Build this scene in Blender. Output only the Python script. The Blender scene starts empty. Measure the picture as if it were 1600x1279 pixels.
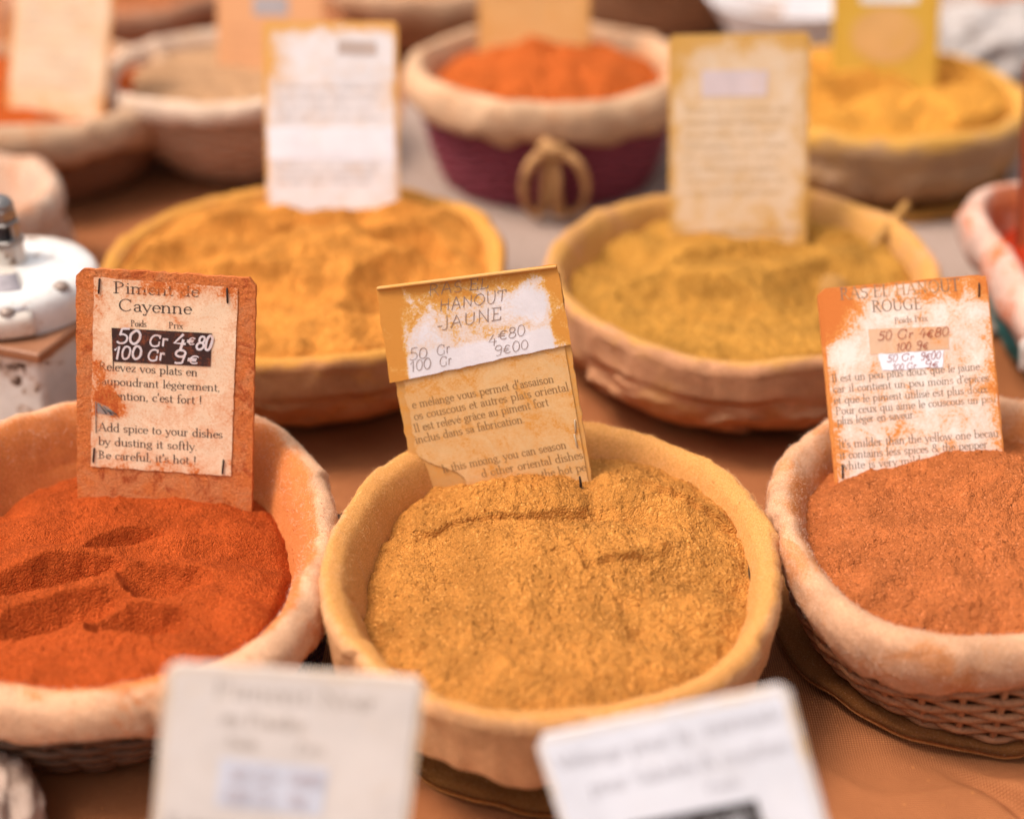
import bpy, math, random
import numpy as np
from mathutils import Matrix, Vector
random.seed(7)
S = bpy.context.scene
COL = S.collection
R = math.radians
PI = math.pi

# ------------------------------------------------------------------ camera, light, exposure
cam_d = bpy.data.cameras.new("camera"); cam = bpy.data.objects.new("camera", cam_d); COL.objects.link(cam)
cam.location = (0, 0, .59); cam.rotation_euler = (R(60), 0, 0)
cam_d.sensor_width = 36; cam_d.lens = 56.25; cam_d.clip_start = .01; cam_d.clip_end = 200
cam_d.dof.use_dof = True; cam_d.dof.focus_distance = .905; cam_d.dof.aperture_fstop = 2.5
S.camera = cam
SUN_EL, SUN_AZ = 62, 262           # azimuth measured from straight ahead towards the right
w = bpy.data.worlds.new("World"); S.world = w; w.use_nodes = True
nt = w.node_tree; bg = nt.nodes["Background"]
sky = nt.nodes.new("ShaderNodeTexSky"); sky.sky_type = 'NISHITA'; sky.sun_disc = False
sky.sun_elevation = R(SUN_EL); sky.sun_rotation = R(SUN_AZ); sky.dust_density = 5; sky.air_density = 1.0; sky.ozone_density = 1
hs = nt.nodes.new("ShaderNodeHueSaturation"); hs.inputs['Saturation'].default_value = .25
nt.links.new(sky.outputs[0], hs.inputs['Color']); nt.links.new(hs.outputs[0], bg.inputs[0]); bg.inputs[1].default_value = .125
sun_d = bpy.data.lights.new("sun", 'SUN'); sun = bpy.data.objects.new("sun", sun_d); COL.objects.link(sun)
sun_d.energy = 1.5; sun_d.angle = R(17); sun_d.color = (1, .87, .71)
az = R(SUN_AZ); el = R(SUN_EL)
sd = Vector((math.sin(az)*math.cos(el), math.cos(az)*math.cos(el), math.sin(el)))
sun.rotation_euler = sd.to_track_quat('Z', 'Y').to_euler()
S.view_settings.view_transform = 'Standard'; S.view_settings.look = 'None'
S.view_settings.gamma = 1; S.view_settings.exposure = .82
S.view_settings.use_curve_mapping = False
S.render.engine = 'CYCLES'

# ------------------------------------------------------------------ noise in numpy
_rs = np.random.RandomState(3)
_perm = np.concatenate([_rs.permutation(256)]*3)
_g = _rs.normal(size=(256, 3)); _g /= np.linalg.norm(_g, axis=1)[:, None]
def perlin(x, y, z):
    x, y, z = np.broadcast_arrays(np.asarray(x, float), np.asarray(y, float), np.asarray(z, float))
    xi, yi, zi = np.floor(x).astype(int), np.floor(y).astype(int), np.floor(z).astype(int)
    xf, yf, zf = x-xi, y-yi, z-zi
    f = lambda t: t*t*t*(t*(t*6-15)+10)
    u, v, q = f(xf), f(yf), f(zf)
    def gr(a, b, c):
        h = _perm[_perm[_perm[(xi+a) % 256]+(yi+b) % 256]+(zi+c) % 256]
        g = _g[h]
        return g[..., 0]*(xf-a)+g[..., 1]*(yf-b)+g[..., 2]*(zf-c)
    L = lambda a, b, t: a+t*(b-a)
    return L(L(L(gr(0,0,0), gr(1,0,0), u), L(gr(0,1,0), gr(1,1,0), u), v),
             L(L(gr(0,0,1), gr(1,0,1), u), L(gr(0,1,1), gr(1,1,1), u), v), q)*1.5
def fbm(x, y, z=0., o=4, gain=.5):
    s = 0; a = 1.; f = 1.
    for i in range(o):
        s = s+a*perlin(np.asarray(x)*f+i*17.3, np.asarray(y)*f+i*5.1, np.asarray(z)*f+i*9.7); a *= gain; f *= 2.03
    return s
def ridged(x, y, z=0., o=3):
    s = 0; a = 1.; f = 1.
    for i in range(o):
        s = s+a*(1-2*np.abs(perlin(np.asarray(x)*f+i*11.3, np.asarray(y)*f+i*3.7, np.asarray(z)*f)))
        a *= .5; f *= 2.1
    return s
def sm(a, b, x):
    t = np.clip((np.asarray(x, float)-a)/(b-a), 0, 1); return t*t*(3-2*t)

# ------------------------------------------------------------------ materials
class Nodes:
    def __init__(s, name):
        s.m = bpy.data.materials.new(name); s.m.use_nodes = True
        s.t = s.m.node_tree; s.b = s.t.nodes["Principled BSDF"]
        s.co = s.t.nodes.new("ShaderNodeTexCoord").outputs['Object']
    def new(s, k): return s.t.nodes.new("ShaderNode"+k)
    def put(s, sock, v):
        if isinstance(v, bpy.types.NodeSocket): s.t.links.new(v, sock)
        elif v is not None:
            if isinstance(v, tuple) and len(v) == 3 and sock.type == 'RGBA': v = (*v, 1)
            sock.default_value = v
    def noise(s, scale, detail=3, rough=.5, off=0., dist=0., vec=None, stretch=None):
        n = s.new("TexNoise"); n.inputs['Scale'].default_value = scale; n.inputs['Detail'].default_value = detail
        n.inputs['Roughness'].default_value = rough; n.inputs['Distortion'].default_value = dist
        mp = s.new("Mapping"); s.put(mp.inputs['Vector'], vec or s.co); mp.inputs['Location'].default_value = (off, off*.7, off*1.3)
        if stretch: mp.inputs['Scale'].default_value = stretch
        s.put(n.inputs['Vector'], mp.outputs[0]); return n.outputs['Fac']
    def math(s, op, a, b=0., c=None, clamp=False):
        n = s.new("Math"); n.operation = op; n.use_clamp = clamp
        s.put(n.inputs[0], a); s.put(n.inputs[1], b)
        if c is not None: s.put(n.inputs[2], c)
        return n.outputs[0]
    def ramp(s, v, a, b, lo=0., hi=1.):
        n = s.new("MapRange"); n.interpolation_type = 'SMOOTHSTEP'
        for i, q in enumerate((v, a, b, lo, hi)): s.put(n.inputs[i], q)
        return n.outputs[0]
    def mix(s, f, a, b, mode='MIX'):
        n = s.new("Mix"); n.data_type = 'RGBA'; n.blend_type = mode
        s.put(n.inputs[0], f); s.put(n.inputs[6], a); s.put(n.inputs[7], b); return n.outputs[2]
    def attr(s, name):
        n = s.new("Attribute"); n.attribute_name = name; return n.outputs['Fac']
    def bump(s, h, strength, dist=.001, prev=None):
        n = s.new("Bump"); n.inputs['Strength'].default_value = strength; n.inputs['Distance'].default_value = dist
        s.put(n.inputs['Height'], h)
        if prev is not None: s.put(n.inputs['Normal'], prev)
        return n.outputs[0]
    def out(s, col, rough=.9, normal=None, spec=.2, sheen=0, metal=0.):
        s.put(s.b.inputs['Base Color'], col); s.put(s.b.inputs['Roughness'], rough)
        s.b.inputs['Specular IOR Level'].default_value = spec; s.put(s.b.inputs['Metallic'], metal)
        if sheen: s.b.inputs['Sheen Weight'].default_value = sheen; s.b.inputs['Sheen Roughness'].default_value = .5
        if normal is not None: s.put(s.b.inputs['Normal'], normal)
        return s.m
def srgb(r, g, b):
    f = lambda c: (c/255/12.92) if c/255 <= .04045 else ((c/255+.055)/1.055)**2.4
    return (f(r), f(g), f(b))
def sc(c, k): return tuple(min(1, x*k) for x in c)

def powder_mat(name, c, grain=1000, off=0., var=.35, coarse=420, speck=.6):
    n = Nodes(name)
    def cells(scale, o):
        v = n.new("TexVoronoi"); v.inputs['Scale'].default_value = scale
        mp = n.new("Mapping"); n.put(mp.inputs['Vector'], n.co); mp.inputs['Location'].default_value = (o, o, o)
        ns = n.new("TexNoise"); ns.inputs['Scale'].default_value = scale*.35; n.put(ns.inputs['Vector'], n.co)
        mx = n.new("Vector" + "Math"); mx.operation = 'MULTIPLY_ADD'; n.put(mx.inputs[0], ns.outputs['Color']); mx.inputs[1].default_value = (.25/scale,)*3; n.put(mx.inputs[2], mp.outputs[0])
        n.put(v.inputs['Vector'], mx.outputs[0])
        sp = n.new("SeparateColor"); n.put(sp.inputs[0], v.outputs['Color'])
        return v.outputs['Distance'], sp.outputs[0]
    d1, r1 = cells(grain, off); d2, r2 = cells(coarse, off+1)
    col = n.mix(n.ramp(n.noise(38, 4, .6, off), .3, .7), sc(c, 1-var*.6), sc(c, 1+var*.25))
    k = n.math('ADD', n.math('MULTIPLY', r1, .75*speck), n.math('MULTIPLY', r2, .35*speck))
    col = n.mix(1., col, n.mix(k, sc((1, 1, 1), 1-.40*speck), (1+.18*speck,)*3), 'MULTIPLY')
    col = n.mix(n.ramp(r1, .90, .98, 0, .6*speck), col, (min(1, c[0]*1.5), min(1, c[1]*1.75), min(1, c[2]*2.4)))
    col = n.mix(n.ramp(r1, .07, .02, 0, .7*speck), col, sc(c, .30))
    h = n.math('ADD', n.math('MULTIPLY', d1, -.7), n.math('MULTIPLY', d2, -.5))
    h = n.math('ADD', h, n.math('MULTIPLY', r1, .45))
    b = n.bump(h, .95, .0015)
    b = n.bump(n.noise(120, 3, .55, off+3), .4, .004, b)
    return n.out(col, .97, b, .06)
def cloth_mat(name, c, stain, off=0., edge=.5, blotch=.3, weave=1300, bump=.5):
    n = Nodes(name)
    col = n.mix(n.ramp(n.noise(28, 4, .6, off), .3, .7), sc(c, .80), sc(c, 1.10))
    m = n.math('ADD', n.attr('dust'), n.math('MULTIPLY', n.math('SUBTRACT', n.noise(34, 5, .65, off+5, .6), .5), 1.9))
    m = n.math('ADD', m, n.math('MULTIPLY', n.math('SUBTRACT', n.noise(900, 3, .7, off), .5), 1.1))
    m = n.ramp(m, .25, 1.0, 0, .95)
    b1 = n.math('ADD', n.noise(26, 5, .65, off+9, .8), n.math('MULTIPLY', n.math('SUBTRACT', n.noise(700, 3, .7, off), .5), .35))
    b1 = n.ramp(b1, .50, .68, 0, blotch*1.5)
    m = n.math('MAXIMUM', m, b1)
    col = n.mix(m, col, stain)
    f = n.noise(weave, 3, .75, off)
    col = n.mix(n.ramp(f, .62, .38, 0, .55), col, n.mix(1., col, (.42, .36, .30), 'MULTIPLY'))
    col = n.mix(n.ramp(f, .60, .72, 0, .35), col, (.80, .62, .50))
    b = n.bump(f, bump*.8, .0008)
    b = n.bump(n.noise(60, 4, .55, off, .8), .14, .004, b)
    return n.out(col, .97, b, .05)
def wicker_mat(name, c, off=0.):
    n = Nodes(name)
    col = n.mix(n.noise(90, 4, .6, off), sc(c, .6), sc(c, 1.3))
    col = n.mix(n.ramp(n.noise(600, 2, .6, off), .5, .7), col, sc(c, .6))
    return n.out(col, .6, n.bump(n.noise(700, 3, .6, off), .5, .001), .35)
def paper_mat(name, c, stain, off=0., amount=.0, scale=45, dark=None, speck=.0, amp=4.0):
    """aged paper; the 'dust' attribute raises spice stains towards edges"""
    n = Nodes(name)
    col = n.mix(n.ramp(n.noise(30, 5, .6, off+2), .35, .7), c, sc(c, .88))
    v = n.math('ADD', n.attr('dust'), n.math('MULTIPLY', n.math('SUBTRACT', n.noise(scale, 6, .70, off, .7), .5), amp))
    v = n.math('ADD', v, amount)
    v = n.math('ADD', v, n.math('MULTIPLY', n.math('SUBTRACT', n.noise(750, 3, .7, off), .5), 2.0))
    m1 = n.ramp(v, -.25, .75, 0, .75)
    light = tuple(.45*a+.55*b for a, b in zip(c, stain))
    col = n.mix(m1, col, light)
    col = n.mix(n.ramp(v, .6, 1.15), col, stain)
    if dark: col = n.mix(n.ramp(v, 1.05, 1.6, 0, .9), col, dark)
    if speck: col = n.mix(n.ramp(n.noise(1300, 2, .6, off), .62-.1*speck, .75), col, stain)
    return n.out(col, .8, n.bump(n.noise(500, 4, .65, off), .35, .0006), .2), v
def board_mat(name, c, stain, dark, off=0.):
    """rough board caked with spice dust"""
    n = Nodes(name)
    a = n.math('ADD', n.noise(70, 6, .7, off, .6), n.math('MULTIPLY', n.math('SUBTRACT', n.attr('dust'), .3), .25))
    col = n.mix(n.ramp(a, .35, .55), c, stain)
    col = n.mix(n.ramp(n.noise(55, 6, .72, off+4, 1.), .52, .66, 0, .85), col, dark)
    g = n.noise(900, 3, .7, off)
    col = n.mix(n.ramp(g, .55, .72, 0, .7), col, tuple(min(1, x*1.5+.06) for x in stain))
    col = n.mix(n.ramp(g, .44, .30, 0, .7), col, sc(dark, .6))
    return n.out(col, .95, n.bump(n.noise(420, 5, .7, off), .9, .0016), .05)
def ink_mat(name, ink, stain, off=0., amount=0., scale=45, fade=.85, amp=4.0):
    n = Nodes(name)
    v = n.math('ADD', n.attr('dust'), n.math('MULTIPLY', n.math('SUBTRACT', n.noise(scale, 6, .70, off, .7), .5), amp))
    v = n.math('ADD', v, amount)
    v = n.math('ADD', v, n.math('MULTIPLY', n.math('SUBTRACT', n.noise(750, 3, .7, off), .5), 2.0))
    col = n.mix(n.ramp(v, .35, 1.2, 0, fade), ink, stain)
    return n.out(col, .8, None, .1)
def plain_mat(name, c, rough=.7, off=0., var=.2, scale=80, spec=.3, metal=0., bump=.2):
    n = Nodes(name)
    col = n.mix(n.noise(scale, 4, .6, off), sc(c, 1-var), sc(c, 1+var))
    return n.out(col, rough, n.bump(n.noise(scale*6, 3, .6, off), bump, .0008), spec, 0, metal)
def weave_mat(name, c, c2, period=.0014, off=0., rough=.9, bump=.8, stain=None):
    n = Nodes(name)
    hs_ = []
    for d in ('X', 'Y'):
        wv = n.new("TexWave"); wv.bands_direction = d; wv.inputs['Scale'].default_value = .314/period
        wv.inputs['Distortion'].default_value = .6; wv.inputs['Detail'].default_value = 1; wv.inputs['Detail Scale'].default_value = .2
        n.put(wv.inputs['Vector'], n.co); hs_.append(wv.outputs['Fac'])
    h = n.math('MULTIPLY', hs_[0], hs_[1])
    col = n.mix(n.ramp(n.noise(9, 5, .6, off), .3, .7), sc(c, .85), sc(c, 1.12))
    col = n.mix(n.ramp(h, 0., .5), c2, col)
    if stain: col = n.mix(n.ramp(n.noise(16, 5, .65, off+4), .58, .75, 0, .6), col, stain)
    b = n.bump(h, bump, .0008); b = n.bump(n.noise(45, 4, .6, off), .3, .004, b)
    return n.out(col, rough, b, .15)

# ------------------------------------------------------------------ mesh helpers
def mesh(name, V, F, mat, parent=None, smooth=True, dust=None):
    me = bpy.data.meshes.new(name)
    me.from_pydata(np.asarray(V, float).tolist(), [], F if isinstance(F, list) else F.tolist())
    if mat: me.materials.append(mat)
    if smooth: me.polygons.foreach_set('use_smooth', [True]*len(me.polygons))
    if dust is not None:
        a = me.attributes.new('dust', 'FLOAT', 'POINT'); a.data.foreach_set('value', np.asarray(dust, float).ravel())
    me.update()
    o = bpy.data.objects.new(name, me); COL.objects.link(o)
    if parent: o.parent = parent
    return o
def tag(o, label, cat, group=None, kind=None):
    if label: o['label'] = label
    if cat: o['category'] = cat
    if group: o['group'] = group
    if kind: o['kind'] = kind
    return o
def thing(name, loc, label, cat, group=None, rot=0):
    o = bpy.data.objects.new(name, None); COL.objects.link(o); o.location = loc; o.empty_display_size = .02
    o.rotation_euler = (0, 0, R(rot)); return tag(o, label, cat, group)
def gridf(nu, nv, wrap=True):
    """quads of a nu (around) x nv grid; vertex = i*nv+j"""
    i = np.arange(nu if wrap else nu-1); j = np.arange(nv-1)
    I, J = np.meshgrid(i, j, indexing='ij'); I2 = (I+1) % nu
    return np.stack([I*nv+J, I2*nv+J, I2*nv+J+1, I*nv+J+1], -1).reshape(-1, 4)
class MB:
    def __init__(s): s.V = []; s.F = []; s.n = 0
    def add(s, V, F):
        V = np.asarray(V, float); s.V.append(V); s.F += [[int(k)+s.n for k in f] for f in F]; s.n += len(V)
    def tube(s, P, r, k=7, closed=False, flat=1.):
        P = np.asarray(P, float); m = len(P)
        T = (np.roll(P, -1, 0)-np.roll(P, 1, 0)) if closed else np.gradient(P, axis=0)
        T /= np.linalg.norm(T, axis=1)[:, None]+1e-12
        up = np.array([0, 0, 1.]); up = np.where((np.abs(T@up) > .95)[:, None], np.array([1., 0, 0]), up)
        A = np.cross(T, up); A /= np.linalg.norm(A, axis=1)[:, None]; B = np.cross(A, T)
        rr = np.broadcast_to(np.asarray(r, float), (m,))
        a = np.arange(k)*2*PI/k
        V = P[:, None]+rr[:, None, None]*(np.cos(a)[None, :, None]*A[:, None]*flat+np.sin(a)[None, :, None]*B[:, None])
        F = []
        for i in range(m if closed else m-1):
            i2 = (i+1) % m
            for j in range(k): F.append((i*k+j, i*k+(j+1) % k, i2*k+(j+1) % k, i2*k+j))
        if not closed: F.append(tuple(range(k))[::-1]); F.append(tuple((m-1)*k+j for j in range(k)))
        s.add(V.reshape(-1, 3), F)
    def lathe(s, prof, k=48, c=(0, 0, 0)):
        a = np.arange(k)*2*PI/k; pr = np.array(prof, float)
        V = np.stack([np.outer(np.cos(a), pr[:, 0])+c[0], np.outer(np.sin(a), pr[:, 0])+c[1], np.tile(pr[:, 1], (k, 1))+c[2]], -1).reshape(-1, 3)
        m = len(pr); F = gridf(k, m).tolist()
        s.add(V, F)
    def box(s, lo, hi, M=None):
        x0, y0, z0 = lo; x1, y1, z1 = hi
        V = np.array([(x0,y0,z0),(x1,y0,z0),(x1,y1,z0),(x0,y1,z0),(x0,y0,z1),(x1,y0,z1),(x1,y1,z1),(x0,y1,z1)], float)
        if M is not None: V = V@np.asarray(M).T
        s.add(V, [(0,3,2,1),(4,5,6,7),(0,1,5,4),(1,2,6,5),(2,3,7,6),(3,0,4,7)])
    def build(s, name, mat, parent=None, smooth=True, bevel=0):
        o = mesh(name, np.concatenate(s.V), s.F, mat, parent, smooth)
        if bevel:
            b = o.modifiers.new("bevel", 'BEVEL'); b.width = bevel; b.segments = 3; b.limit_method = 'ANGLE'; b.angle_limit = R(50)
        return o
def ptable(tab, th):
    """smooth periodic lookup; tab is [(deg, value), ...]"""
    if not isinstance(tab, (list, tuple)): return np.full_like(th, tab)
    t = sorted(tab); d = np.array([q[0] for q in t], float); v = np.array([q[1] for q in t], float)
    d = np.concatenate([d-360, d, d+360]); v = np.tile(v, 3)
    x = np.degrees(th) % 360
    s = 0
    for k in (-12, -6, 0, 6, 12): s = s+np.interp(x+k, d, v)
    return s/5
def spline(P, n):
    P = np.asarray(P, float); m = len(P); Q = np.vstack([2*P[0]-P[1], P, 2*P[-1]-P[-2]])
    t = np.linspace(0, m-1-1e-9, n); i = t.astype(int); f = (t-i)[:, None]
    p0, p1, p2, p3 = Q[i], Q[i+1], Q[i+2], Q[i+3]
    return .5*(2*p1+(p2-p0)*f+(2*p0-5*p1+4*p2-p3)*f**2+(3*p1-p0-3*p2+p3)*f**3)

# ------------------------------------------------------------------ baskets
INNER = [(-.046, -.066), (-.030, -.050), (-.021, -.034), (-.0155, -.020), (-.0110, -.0085)]
def outline(spec, th): return ptable(spec['R'], th)+spec.get('grow', 0.)
def basket(spec):
    """cloth-lined basket: liner (rolled over the rim) and wicker body, or a cloth draped to the foot"""
    cx, cy = spec['c']; z = spec['z']; rb = spec['rb']; k = spec.get('roll', 1.); seed = spec.get('seed', 0)
    NU = spec.get('nu', 200); NV = spec.get('nv', 60)
    t = thing('spice_basket', (cx, cy, 0), spec['label'], 'basket', spec.get('group'))
    th = np.arange(NU)*2*PI/NU
    Rc = outline(spec, th)
    zc = z+ptable(spec.get('zt', 0.), th)+spec.get('wob', .003)*fbm(np.cos(th)*2.2+seed, np.sin(th)*2.2, seed, 3)
    iw = spec.get('iw', 1.)
    prof = [(a*iw, c_) for a, c_ in INNER]+[(-.0068*iw, -.0015), (-.002*k, .0022*k), (.003*k, .0020*k), (.0075*k, -.002*k), (.0095*k, -.009*k), (.0085*k, -.017*k)]
    if spec.get('drape'): P = spline(prof+[(.006*k, -.027)], NV)
    else: P = spline(prof+[(.0045*k, -.017*k-spec.get('hang', .006)), (.001, -.018*k-spec.get('hang', .006)-.003), (-.006, -.018*k-spec.get('hang', .006)-.003)], NV)
    hv = spec.get('hem', .010)*(fbm(np.cos(th)*2.6+seed*3, np.sin(th)*2.6, seed, 3)+.15)[:, None]
    kv = 1+spec.get('uneven', .17)*fbm(np.cos(th)*1.8+seed*2, np.sin(th)*1.8, seed, 3)[:, None]
    r = Rc[:, None]+P[None, :, 0]*kv; zz = zc[:, None]+P[None, :, 1]*np.where(P[None, :, 1] > -.03, kv, 1)
    if not spec.get('drape'): zz = zz-hv*sm(.74, .93, np.linspace(0, 1, NV))[None]
    if spec.get('drape'):
        m = 40; s = (np.arange(m)+1)/m
        r2 = Rc[:, None]*(1-s)+rb*s+.006*k*(1-s)+.010*np.sin(s*PI); z2 = (zc[:, None]-.027)*(1-s)+.002*s
        r = np.concatenate([r, r2], 1); zz = np.concatenate([zz, z2], 1)
    nv = r.shape[1]
    s = np.linspace(0, 1, nv)[None]; TH = th[:, None]
    C, Sn = np.cos(TH), np.sin(TH)
    outw = sm(.30, .42, s)
    wr = spec.get('wrinkle', .0022)*.6
    n1 = fbm(C*3.2+seed, Sn*3.2, zz*22+seed, 4)
    n2 = ridged(C*5+zz*30+seed*3, Sn*5, zz*34, 3)-.6
    pl = ridged(C*7+seed*2+zz*14, Sn*7+zz*9, seed, 2)           # pleats where the cloth is gathered over the rim
    d = wr*(n1+.55*n2*outw)-spec.get('pleat', .0004)*sm(.55, 1.25, pl)*sm(.22, .45, s)+.0002*fbm(C*11, Sn*11, zz*90+seed, 3)
    if spec.get('drape'):
        low = sm(.55, .75, s)
        d = d+low*.0085*(ridged(C*2.2+seed, Sn*2.2+zz*9, zz*36+1.3*fbm(C*2, Sn*2, seed), 3)-.5)
        d = np.maximum(d, -.006)*low+d*(1-low)
    rf = random.Random(int(seed*10))
    for i in range(spec.get('folds', 20)):
        t0 = rf.uniform(0, 2*PI); sh = rf.uniform(-1, 1)*.5; am = rf.uniform(.0015, spec.get('fold', .0046))*rf.choice((-1, 1)); wd = rf.uniform(.06, .22)
        s0 = rf.choice((.2, .35, .62, .75)); t_ = (TH-t0-sh*(s-s0)+.05*n1+PI) % (2*PI)-PI
        d = d+am*sm(-.010, .010, t_)*np.exp(-np.clip(t_, 0, 9)/wd)*np.exp(-((s-s0)/.22)**2)
    r = r+d*(.6+.4*outw); zz = zz+.35*d*sm(0, .3, s)
    if spec.get('drape'): zz = np.maximum(zz, .0015)
    X = r*C; Y = r*Sn
    V = np.stack([X, Y, zz], -1).reshape(-1, 3)
    dust = (1-sm(spec.get('d0', .34), spec.get('d1', .62), s+.05*n1))*spec.get('dust', 1.)+np.zeros_like(X)
    mesh('cloth_liner', V, gridf(NU, nv), spec['cloth'], t, True, dust)
    if spec.get('cling'):
        rg = np.random.RandomState(int(seed*20)); m = 4200; G = np.stack([X, Y, zz], -1)
        iv = (NV*(.10+.48*rg.rand(m)**1.7)).astype(int); iu = rg.randint(0, NU, m); keep = perlin(np.cos(th[iu])*4+seed, np.sin(th[iu])*4, iv*.06) > -.12+.6*(iv/NV-.2)
        iu, iv = iu[keep], iv[keep]; Pg = G[iu, iv]+(G[(iu+1) % NU, iv]-G[iu, iv])*rg.rand(len(iu), 1)
        Vg, Fg = grains(Pg, rg.uniform(.00020, .00062, len(Pg)), rg)
        cg = mesh('clinging_powder', Vg, Fg, spec['cling'], t, False); cg['kind'] = 'stuff'
    if spec.get('fuzz'):
        rg = np.random.RandomState(int(seed*10)); m = spec['fuzz']; lo, hi = int(NV*.25), int(NV*.80)
        G = np.stack([X, Y, zz], -1); iu = rg.randint(0, NU, m); iv = rg.randint(lo, hi, m)
        p0 = G[iu, iv]; tu = G[(iu+1) % NU, iv]-p0; tv = G[iu, np.minimum(iv+1, nv-1)]-p0
        p0 = p0+tu*rg.rand(m, 1)+tv*rg.rand(m, 1); tu /= np.linalg.norm(tu, axis=1)[:, None]+1e-9; tv /= np.linalg.norm(tv, axis=1)[:, None]+1e-9
        nn = np.cross(tu, tv); nn *= np.sign(np.sum(nn*(np.stack([C[iu, 0], Sn[iu, 0], 0*C[iu, 0]], -1)*((iv/NV)-.42)[:, None]+np.array([0, 0, .25])), axis=1))[:, None]
        ln_ = rg.uniform(.0008, .0026, (m, 1)); dr_ = nn*.6+tu*rg.normal(size=(m, 1))*.8+tv*rg.normal(size=(m, 1))*.8; sd_ = np.cross(dr_, rg.normal(size=(m, 3))); sd_ /= np.linalg.norm(sd_, axis=1)[:, None]; sd_ *= .00005
        p1 = p0+dr_*ln_*.5+nn*ln_*.15; p2 = p0+dr_*ln_+rg.normal(size=(m, 3))*.0003
        Vf = np.stack([p0-sd_, p0+sd_, p1-sd_, p1+sd_, p2], 1).reshape(-1, 3); b0 = np.arange(m)[:, None]*5
        Ff = (b0+np.array([[0, 1, 3, 2]])).tolist()+(b0+np.array([[2, 3, 4]])).tolist()
        fz = mesh('cloth_fuzz', Vf, Ff, spec['fuzz_mat'], t); fz['kind'] = 'stuff'
    if not spec.get('drape'):
        n = 480 if spec.get('fine') else 160; th = np.arange(n)*2*PI/n
        Rc = outline(spec, th); b = MB(); zt = z-.018*k; rows = spec.get('rows', 12); st = spec.get('stakes', 34); rt = spec.get('rt', .0029)
        bulge = spec.get('bulge', .006)
        def rad(q): return Rc*q+rb*(1-q)+bulge*np.sin(q*PI)-.004
        for i in range(rows):
            q = (i+.5)/rows
            rr = rad(q)+.0022*np.sin(st*th/2+PI*i)+.0008*fbm(np.cos(th)*6, np.sin(th)*6, i*3.3, 2)
            zr = .004+(zt-.004)*q+.0008*fbm(np.cos(th)*4+9, np.sin(th)*4, i*2.1+seed, 2)
            b.tube(np.stack([rr*np.cos(th), rr*np.sin(th), zr], -1), rt, 6, True)
        for i in range(st):
            a = (i+.5)*2*PI/st; j = int(a/(2*PI)*n) % n; q = np.linspace(0, 1, 8)
            ra = np.array([rad(v)[j] for v in q])
            b.tube(np.stack([ra*math.cos(a), ra*math.sin(a), .003+(zt-.003)*q], -1), .0022, 5)
        b.build('wicker_body', spec['wick'], t)
        q = np.linspace(0, 1, 8); b2 = MB()
        rr = np.stack([rad(v)-.007 for v in q], 1); zz = np.tile(.003+(zt-.003)*q, (n, 1))
        V = np.stack([rr*np.cos(th)[:, None], rr*np.sin(th)[:, None], zz], -1).reshape(-1, 3)
        V = np.vstack([V, [[0, 0, .003]]]); F = gridf(n, 8).tolist()+[(n*8, ((i+1) % n)*8, i*8) for i in range(n)]
        mesh('light_block_shell', V, F, spec['shell'], t)  # added inner shell that blocks light through the wicker, closed by the basket floor
    return t
def powder(spec, label, mat, feat=None, dome=.008, edge=-.02, rough=.0025, nr=None, cat='spice', lump=30, seed=0, fine=.0006, name='spice_powder', shift=(0, 0), crumb=.0013):
    cx, cy = spec['c']; z = spec['z']; NU = spec.get('pu', 240); NR = nr or spec.get('pr', 80)
    N = int(math.sqrt(NU*NR)*1.05) if nr is None else nr
    a = np.linspace(-1, 1, N); A, B = np.meshgrid(a, a, indexing='ij')
    big = np.abs(A) >= np.abs(B)
    with np.errstate(divide='ignore', invalid='ignore'):
        q = np.where(big, np.abs(A), np.abs(B))
        th = np.where(big, np.where(A == 0, 0, PI/4*B/np.where(A == 0, 1, A)), PI/2-PI/4*A/np.where(B == 0, 1, B))
    th = th+np.where(np.where(big, A < 0, B < 0), PI, 0)
    e = ptable(edge, th)+.0035*fbm(np.cos(th)*5+seed, np.sin(th)*5, seed, 3); Rc = outline(spec, th)
    dz = np.array([p[1] for p in INNER]); dr = np.array([p[0]*spec.get('iw', 1.) for p in INNER])
    rbnd = Rc+np.interp(e, dz, dr)+.005
    X = rbnd*np.cos(th)*q; Y = rbnd*np.sin(th)*q
    zt = ptable(spec.get('zt', 0.), th)+0*th
    em = float(ptable(edge, np.linspace(0, 2*PI, 60)).mean())
    X0, Y0 = X-shift[0], Y-shift[1]
    rho = np.hypot(X0, Y0)/rbnd.mean()
    H = z+(zt+e)*q**3+dome*np.clip(1-rho**2.2, -.3, 1)+min(em, 0)*(1-q**3)*.5
    fade = 1-.75*sm(.9, 1, q)
    if feat: H = H+feat(X, Y)*(1-sm(.93, 1, q))
    H = H+fade*(rough*fbm(X*lump+seed, Y*lump, seed, 4)+rough*.35*(ridged(X*lump*1.7+seed, Y*lump*1.7, seed, 3)-.6)
                + fine*(.7*fbm(X*210, Y*210, seed, 3, .5)+.8*np.abs(perlin(X*430, Y*430, seed+3))))
    H = H+crumb*fade*sm(.30, .55, perlin(X*230, Y*230, seed+8))*sm(-.1, .5, fbm(X*24, Y*24, seed+2, 3))+crumb*.6*fade*sm(.42, .6, perlin(X*420, Y*420, seed+9))
    V = np.stack([X, Y, H], -1).reshape(-1, 3)
    F = gridf(N, N, False)[:, ::-1]
    o = mesh(name, V, F, mat); o.location = (cx, cy, 0)
    return tag(o, label, cat, 'heaps of ground spice in the baskets')
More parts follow.
